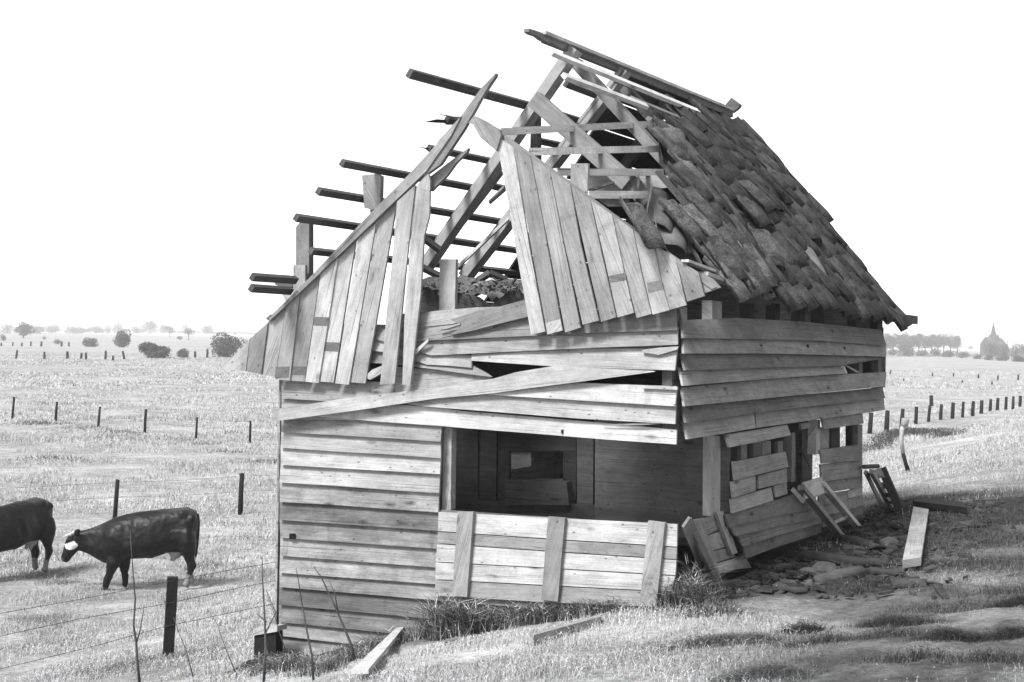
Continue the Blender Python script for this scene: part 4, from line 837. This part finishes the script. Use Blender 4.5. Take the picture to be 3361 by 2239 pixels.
    tone[(px < 512) & (py > 655)] = .04; tone[(py > 895)] = .03
    tone *= np.exp((fbm(co[:, 0] * 14, co[:, 2] * 14, 1.0, 5) - .5) * .5)
    nn = np.empty(len(co) * 3); me2.vertices.foreach_get('normal', nn); nn = nn.reshape(-1, 3); disp = np.zeros(len(co)); side = np.abs(co[:, 1]) > .06
    for bx, by, rx_, ry_, am in ((1310, 400, 70, 60, -.035), (1385, 300, 34, 24, .035), (1455, 335, 24, 26, .03), (880, 470, 60, 90, .03), (800, 520, 30, 80, -.02), (1425, 480, 60, 90, .02), (1120, 560, 200, 60, .025), (980, 430, 40, 80, -.018), (600, 500, 30, 30, .012), (690, 500, 60, 40, -.012)):
        disp += am * np.exp(-((px - bx) / rx_) ** 2 - ((py - by) / ry_) ** 2)
    disp += .006 * np.sin((px - py * .3) / 16.0) * np.exp(-((px - 1120) / 130) ** 2 - ((py - 470) / 90) ** 2) + (fbm(co[:, 0] * 6 + co[:, 1] * 3, co[:, 2] * 6, 1.0, 9) - .5) * .03
    co2 = co + nn * (1.5 * disp * side)[:, None]; me2.vertices.foreach_set('co', co2.ravel())
    at = me2.attributes.new('tone', 'FLOAT_COLOR', 'POINT'); c = np.ones((len(co), 4), np.float32); c[:, :3] = tone[:, None]; at.data.foreach_set('color', c.ravel())
    me2.materials.clear(); me2.materials.append(HIDE)
    for p in me2.polygons: p.use_smooth = True
    return me2, pt
cme, cpt = cow_mesh()
HORN = simple('horn', .45, .2); EYEM = simple('cow_eye', .01, .1, rough=.1)
def cow(loc, rz, label, sc_=1.0):
    r = thing('cow', loc, label, 'cow', 'cows grazing by the fence'); r.rotation_euler = (0, 0, rz); r.scale = (sc_,) * 3
    b_ = bpy.data.objects.new('body', cme); link(b_, r)
    for s in (-1, 1):
        v, f = tube_geo([cpt(590, 462, .07 * s), cpt(560, 470, .15 * s), cpt(525, 485, .17 * s), cpt(495, 495, .14 * s)], [.028, .024, .016, .006], 7)
        me = bpy.data.meshes.new('horn'); me.from_pydata(v, [], f); me.materials.append(HORN); link(bpy.data.objects.new('horn', me), r)
        bm = bmesh.new(); bmesh.ops.create_icosphere(bm, subdivisions=2, radius=.022); me = bpy.data.meshes.new('eye'); bm.to_mesh(me); bm.free(); me.materials.append(EYEM)
        e = bpy.data.objects.new('eye', me); e.location = cpt(540, 522, .105 * s); link(e, r)
    return r
gpt = onG(P(12, 1440, 835)); gpt = onG(P(12, 1470, 862))
cow(gpt + Vector((0, 0, 0.0)), math.pi + .03, 'dark cow with a white cheek patch walking left behind the barbed wire')
gpt2 = onG(P(12, 345, 745)); cow(gpt2, math.pi + 1.02, 'dark cow cut off by the left edge of the picture, head out of view', 1.0)

# ------------------------------------------------------------------ grass
def blades(n_pts, hgt, wid, tones, lean=.5, bend=1):
    """n_pts (n,3) base points -> triangle soup, two triangles a blade"""
    n = len(n_pts); an = rng.uniform(0, 6.283, n); d = np.stack([np.cos(an), np.sin(an), np.zeros(n)], 1)
    la = rng.uniform(0, 6.283, n); ld_ = np.stack([np.cos(la), np.sin(la), np.zeros(n)], 1) * (rng.uniform(.1, 1, n) * lean * hgt)[:, None]
    upv = np.stack([np.zeros(n), np.zeros(n), hgt], 1); w2 = d * (wid / 2)[:, None]
    mid = n_pts + upv * .6 + ld_ * .35; tip = n_pts + upv * (1 - .25 * lean) + ld_
    v = np.stack([n_pts - w2, n_pts + w2, mid + w2 * .6, mid - w2 * .6 , mid + w2 * .6, tip], 1)
    v = np.stack([n_pts - w2, n_pts + w2, mid, mid - w2 * .7, mid + w2 * .7, tip], 1).reshape(-1, 3)
    return v, np.repeat(tones, 6)
def scatter(n, x0, x1, y0, y1):
    return rng.uniform(x0, x1, n), rng.uniform(y0, y1, n)
def in_house(x, y, m=.0):
    a, b_ = house_ab(x, y); return (a > -m) & (a < WID + m) & (b_ > -m) & (b_ < LEN + m)
def gz(x, y):
    nr = np.exp(-(np.hypot(x, y - 14) / 40) ** 2)
    z = ground_np(x, y) + ((fbm(x, y, .7, 1) - .5) * .14 + (fbm(x, y, 2.4, 2) - .5) * .06) * nr + (fbm(x, y, .12, 4) - .5) * .25 * np.exp(-(np.hypot(x, y - 40) / 120) ** 2) * np.clip((y - 24) / 15, 0, 1)
    return z + dirt_np(x, y) * (fbm(x, y, 3.5, 6) - .55) * .14
def in_view(x, y, m=1.4):
    return np.abs(x) < (.357 * y) * m + 1.5
GV, GT = [], []
def sow(n, x0, x1, y0, y1, hmin, hmax, wid, base_tone, dens_sc, thr, lean=.8, dirt_keep=.06):
    x, y = scatter(n, x0, x1, y0, y1); d = fbm(x, y, dens_sc, 11); k = (d > thr + rng.uniform(-.12, .12, n)) & in_view(x, y) & ~in_house(x, y, .02)
    dr = dirt_np(x, y); k &= (rng.uniform(0, 1, n) > dr * (1 - dirt_keep)) & (rng.uniform(0, 1, n) > path_np(x, y) * .35)
    wn = worn_np(x, y); k &= rng.uniform(0, 1, n) > wn * .5
    x, y, d = x[k], y[k], d[k]; pts = np.stack([x, y, gz(x, y) - .01], 1)
    big = fbm(x, y, .5, 13); h = (hmin + (hmax - hmin) * np.clip((d - thr) * 3.5, 0, 1) * rng.uniform(.4, 1, len(x))) * (.6 + .8 * big)
    t_ = base_tone * np.exp(rng.normal(0, .36, len(x))) * np.clip(.25 + 1.5 * (.6 * fbm(x, y, .7, 15) + .4 * fbm(x, y, 2.5, 16)), .35, 1.5)
    wn = worn_np(x, y); t_ = t_ * (1 - .55 * wn); h = h * (1 - .4 * wn)
    v, tt = blades(pts, h, np.full(len(x), wid) * rng.uniform(.6, 1.4, len(x)), np.clip(t_, .03, .46), lean); GV.append(v); GT.append(tt)
sow(290000, -8, 8, 6.5, 15, .02, .11, .008, .38, 1.6, .36)
sow(160000, .5, 9, 7, 22, .01, .05, .008, .16, 2.2, .40)
sow(270000, -14, 14, 13, 27, .03, .14, .013, .38, 1.2, .36)
sow(215000, -28, 28, 25, 60, .04, .18, .03, .38, .6, .36)
sow(165000, -125, 125, 105, 260, .1, .28, .16, .38, .12, .38)
sow(160000, -52, 52, 55, 110, .06, .22, .07, .38, .3, .38)
raw_tris('meadow_grass', np.concatenate(GV), np.concatenate(GT), GRASS, None, (0, 0, 0), kind='stuff', label='short pale dry grass covering the dyke and the fields', cat='grass')
# darker rough patches in the meadow
GV, GT = [], []
def patch(px, rx, ry, n, h0, h1, wid, tone, lean=.7):
    g = onG(px); x = g.x + rng.normal(0, rx / 2, n); y = g.y + rng.normal(0, ry / 2, n); k = ~in_house(x, y, .05); x, y = x[k], y[k]
    r = np.exp(-(((x - g.x) / rx) ** 2 + ((y - g.y) / ry) ** 2)); pts = np.stack([x, y, gz(x, y) - .01], 1)
    v, tt = blades(pts, (h0 + (h1 - h0) * rng.uniform(0, 1, len(x))) * (.4 + .6 * r), np.full(len(x), wid) * rng.uniform(.6, 1.4, len(x)), np.clip(tone * np.exp(rng.normal(0, .4, len(x))), .01, .5), lean); return v, tt, g
for k_, x, y, rx, ry, n in ((12, 350, 760, .9, .6, 500), (12, 450, 830, .5, .4, 300), (12, 330, 1100, .7, .6, 500), (12, 150, 1330, .8, .7, 700), (12, 1760, 1110, .3, .3, 250), (12, 1350, 1380, .35, .3, 400), (12, 1000, 1430, .5, .4, 500), (12, 1550, 690, .5, .4, 250), (12, 1520, 1350, .35, .3, 300),
                            (13, 280, 960, 1.4, 1.5, 220), (13, 370, 975, 1.4, 1.2, 200), (13, 680, 1010, 1.4, 1.6, 220), (13, 960, 1045, .8, .9, 150), (13, 1090, 1065, .9, .9, 150), (13, 755, 810, 2.0, 1.5, 160), (13, 460, 812, 2.5, 1.2, 160), (13, 1450, 1105, .9, .8, 120), (13, 1690, 1135, .9, .8, 120), (13, 1920, 1040, 1.6, 1.5, 160), (13, 2090, 1295, 1.3, .9, 300), (13, 1840, 1200, .9, .8, 120), (13, 400, 1260, 1.3, 1.2, 300),
                            (16, 2000, 260, 2.2, .9, 700), (16, 2250, 250, 2.0, .9, 600), (16, 1600, 290, .8, .4, 300), (16, 2150, 395, 1.2, .4, 500), (16, 1900, 480, .6, .4, 300), (16, 2100, 560, .8, .5, 400), (16, 2250, 700, 1.0, .6, 600), (16, 2000, 720, .5, .4, 300), (16, 1800, 620, .5, .4, 250), (16, 2330, 560, .7, .5, 500), (16, 2330, 900, .5, .3, 400), (16, 1250, 905, .15, .08, 150), (16, 980, 1240, .3, .1, 300), (16, 300, 1050, .3, .12, 300), (16, 250, 1260, .35, .12, 350), (16, 1450, 1210, .2, .08, 200), (16, 1350, 870, .3, .1, 250), (16, 2100, 1380, .3, .1, 300), (16, 1600, 1380, .3, .1, 250)):
    far_ = k_ == 13; v, tt, _ = patch(P(k_, x, y), rx, ry, n if far_ else n * 3, .03, .13 if not far_ else .22, .008 if not far_ else .05, .06 if k_ == 16 else .10, 1.0); GV.append(v); GT.append(tt)
for i in range(60):                                                   # overgrown rim of a hollow right of the shed
    q = i / 59; x = 470 + 720 * q; y = 1365 - 175 * math.sin(min(1, q / .5) * math.pi / 2) + 60 * max(0, q - .45); v, tt, _ = patch(P(14, x, y), .8, .6, 60, .1, .45, .05, .05); GV.append(v); GT.append(tt)
raw_tris('rough_grass', np.concatenate(GV), np.concatenate(GT), GRASS, None, (0, 0, 0), kind='stuff', label='darker rough grass in patches over the meadow', cat='grass')
# tall grass under the hatch and by the corner
GV, GT = [], []
def tall(k_, x, y, rx, ry, n, h0, h1, tone, wid=.008): v, tt, _ = patch(P(k_, x, y), rx, ry, n, h0, h1, wid, tone, 1.0); GV.append(v); GT.append(tt)
for x, y, n, h1 in ((420, 400, 900, .42), (560, 420, 900, .45), (700, 405, 900, .36), (860, 370, 700, .28), (1000, 350, 600, .24), (1150, 340, 600, .24), (1300, 320, 500, .22), (1450, 300, 400, .2), (1600, 285, 400, .2), (1750, 265, 400, .18), (1900, 235, 350, .18)):
    tall(15, x, y, .22, .14, int(n * 1.6), .12, h1 * 1.25, .045); tall(15, x, y, .26, .16, n // 2, .15, h1 * 1.4, .3)
for x, y, n, h1 in ((100, 1420, 900, .3), (200, 1400, 900, .4), (300, 1420, 600, .28), (150, 1330, 500, .4)): tall(9, x, y, .14, .12, n, .08, h1, .04); tall(9, x, y, .14, .12, n // 6, .1, h1, .3)
for x, y, n, h1 in ((80, 1500, 500, .25), (250, 1480, 500, .22), (500, 1500, 400, .2), (700, 1420, 500, .2), (900, 1320, 500, .22), (1000, 1250, 400, .16), (1150, 1260, 300, .2)): tall(10, x, y, .22, .2, n, .05, h1, .06); tall(10, x, y, .22, .2, n // 3, .05, h1, .3)
for x, y, n in ((820, 1240, 160), (870, 1210, 120)): tall(10, x, y, .05, .05, n, .1, .22, .6)
tall(15, 1250, 300, .06, .05, 160, .12, .3, .6)
for a_, b_, n, h1 in ((-.03, -.05, 600, .4), (-.16, -.05, 700, .35), (-.1, .15, 600, .45), (-.28, -.1, 500, .3), (-.02, .45, 400, .4)):
    q = project(hw(a_, b_, ground(hw(a_, b_, 0).x, hw(a_, b_, 0).y)))
    for tn, m_ in ((.035, 1.0), (.28, .45)):
        v, tt, _ = patch(q, .16, .14, int(n * m_), .1, h1 * (1.2 if tn > .1 else 1), .008, tn, 1.1); GV.append(v); GT.append(tt)
raw_tris('tall_grass', np.concatenate(GV), np.concatenate(GT), GRASS, None, (0, 0, 0), kind='stuff', label='long overhanging grass under the hatch and at the shed foot', cat='grass')
TU = [(1800, 985, .34, .2, 'long dark tussock below the broad grey plank'), (1490, 1120, .26, .15, 'dark tussock in front of the short log'), (1890, 1235, .25, .13, 'dark round tussock lower right, below the long tussock'), (2270, 1215, .15, .1, 'dark tussock at the lower right edge'), (880, 1160, .16, .1, 'small tussock on the bank below the plank door'), (2290, 965, .2, .1, 'low tussock at the right edge level with the long tussock'), (600, 1480, .3, .12, 'blurred tussock at the bottom edge of the bank'), (430, 1230, .35, .15, 'loose grey tussock on the lower bank')]
for x, y, rx, ry, lb in TU:
    px = P(16, x, y); dk = .35 if 'grey' in lb or 'blurred' in lb else 1
    v, tt, g = patch(px, rx, ry, int(3600 * rx / .3), .02, .12, .006, .035 / dk, 1.1); raw_tris('grass_tussock', v, tt, GRASS, None, tuple(g), label=lb, cat='grass tussock', group='dark tussocks on the bank')
# bare young stems by the fence and the shed
def stem(k_, pts, rad, label, fork=None, dep=None):
    g = onG(P(k_, *pts[0])); 
    w3 = [hitp(P(k_, *q), g, Vector((0, 1, 0))) for q in pts]; n = len(w3)
    th_ = thing('bare_sapling', w3[0], label, 'sapling', 'bare saplings in front of the shed')
    tube('stem', w3, [rad * (1 - .75 * i / (n - 1)) for i in range(n)], BARK, th_, 6)
    for fk_ in fork or (): 
        w4 = [hitp(P(k_, *q), g, Vector((0, 1, 0))) for q in fk_]; tube('twig', w4, [rad * .55, rad * .4, rad * .2][:len(w4)] if len(w4) <= 3 else rad * .3, BARK, th_, 5)
stem(12, [(1045, 1600), (1025, 1400), (1018, 1280), (998, 1150), (1010, 950), (1000, 830), (985, 640), (972, 440)], .014, 'forked bare sapling left of the black fence post', [[(1018, 1285), (1050, 1170), (1078, 990)]])
stem(12, [(1968, 1600), (1985, 1300), (1975, 1050), (1960, 800), (1958, 630)], .012, 'straight bare sapling left of the shed corner', [[(1990, 1120), (1920, 1060)], [(1985, 1200), (2060, 1050), (1990, 880)]])
stem(10, [(440, 1560), (425, 1350), (385, 1150), (345, 930), (320, 760), (298, 650)], .010, 'slender upright sapling against the left weatherboards', [])
stem(10, [(780, 1420), (740, 1260), (670, 1090), (590, 910), (500, 720), (440, 640)], .013, 'thickest leaning sapling against the weatherboards', [[(640, 1020), (610, 850), (560, 740)]])
stem(10, [(1065, 1210), (1075, 1000), (1060, 850), (1010, 690), (965, 570)], .005, 'hair thin stem curving before the left edge of the hatch', [])
stem(10, [(250, 1420), (160, 1150), (110, 980), (60, 840)], .006, 'thin stem leaning left at the shed corner', [])
stem(12, [(1450, 1560), (1390, 1330), (1330, 1180), (1295, 1080)], .006, 'thin stem right of the black fence post', [])
stem(12, [(1780, 1540), (1690, 1330), (1620, 1130), (1560, 1030)], .005, 'thin stem leaning between fence post and shed', [])
print('objects', len(bpy.data.objects))

# ------------------------------------------------------------------ haze: one closed box of thin air
hz = bpy.data.materials.new('thin_haze'); hz.use_nodes = True; hz.node_tree.nodes.remove(hz.node_tree.nodes['Principled BSDF'])
pv = hz.node_tree.nodes.new('ShaderNodeVolumePrincipled'); pv.inputs['Density'].default_value = .0006; pv.inputs['Color'].default_value = (1, 1, 1, 1)
hz.node_tree.links.new(pv.outputs[0], hz.node_tree.nodes['Material Output'].inputs['Volume'])
hv = [Vector((x, y, z)) for z in (-2, 42) for x, y in ((-950, -60), (950, -60), (950, 1500), (-950, 1500))]
meshobj('haze', hv, bx_f, hz, None, kind='stuff')
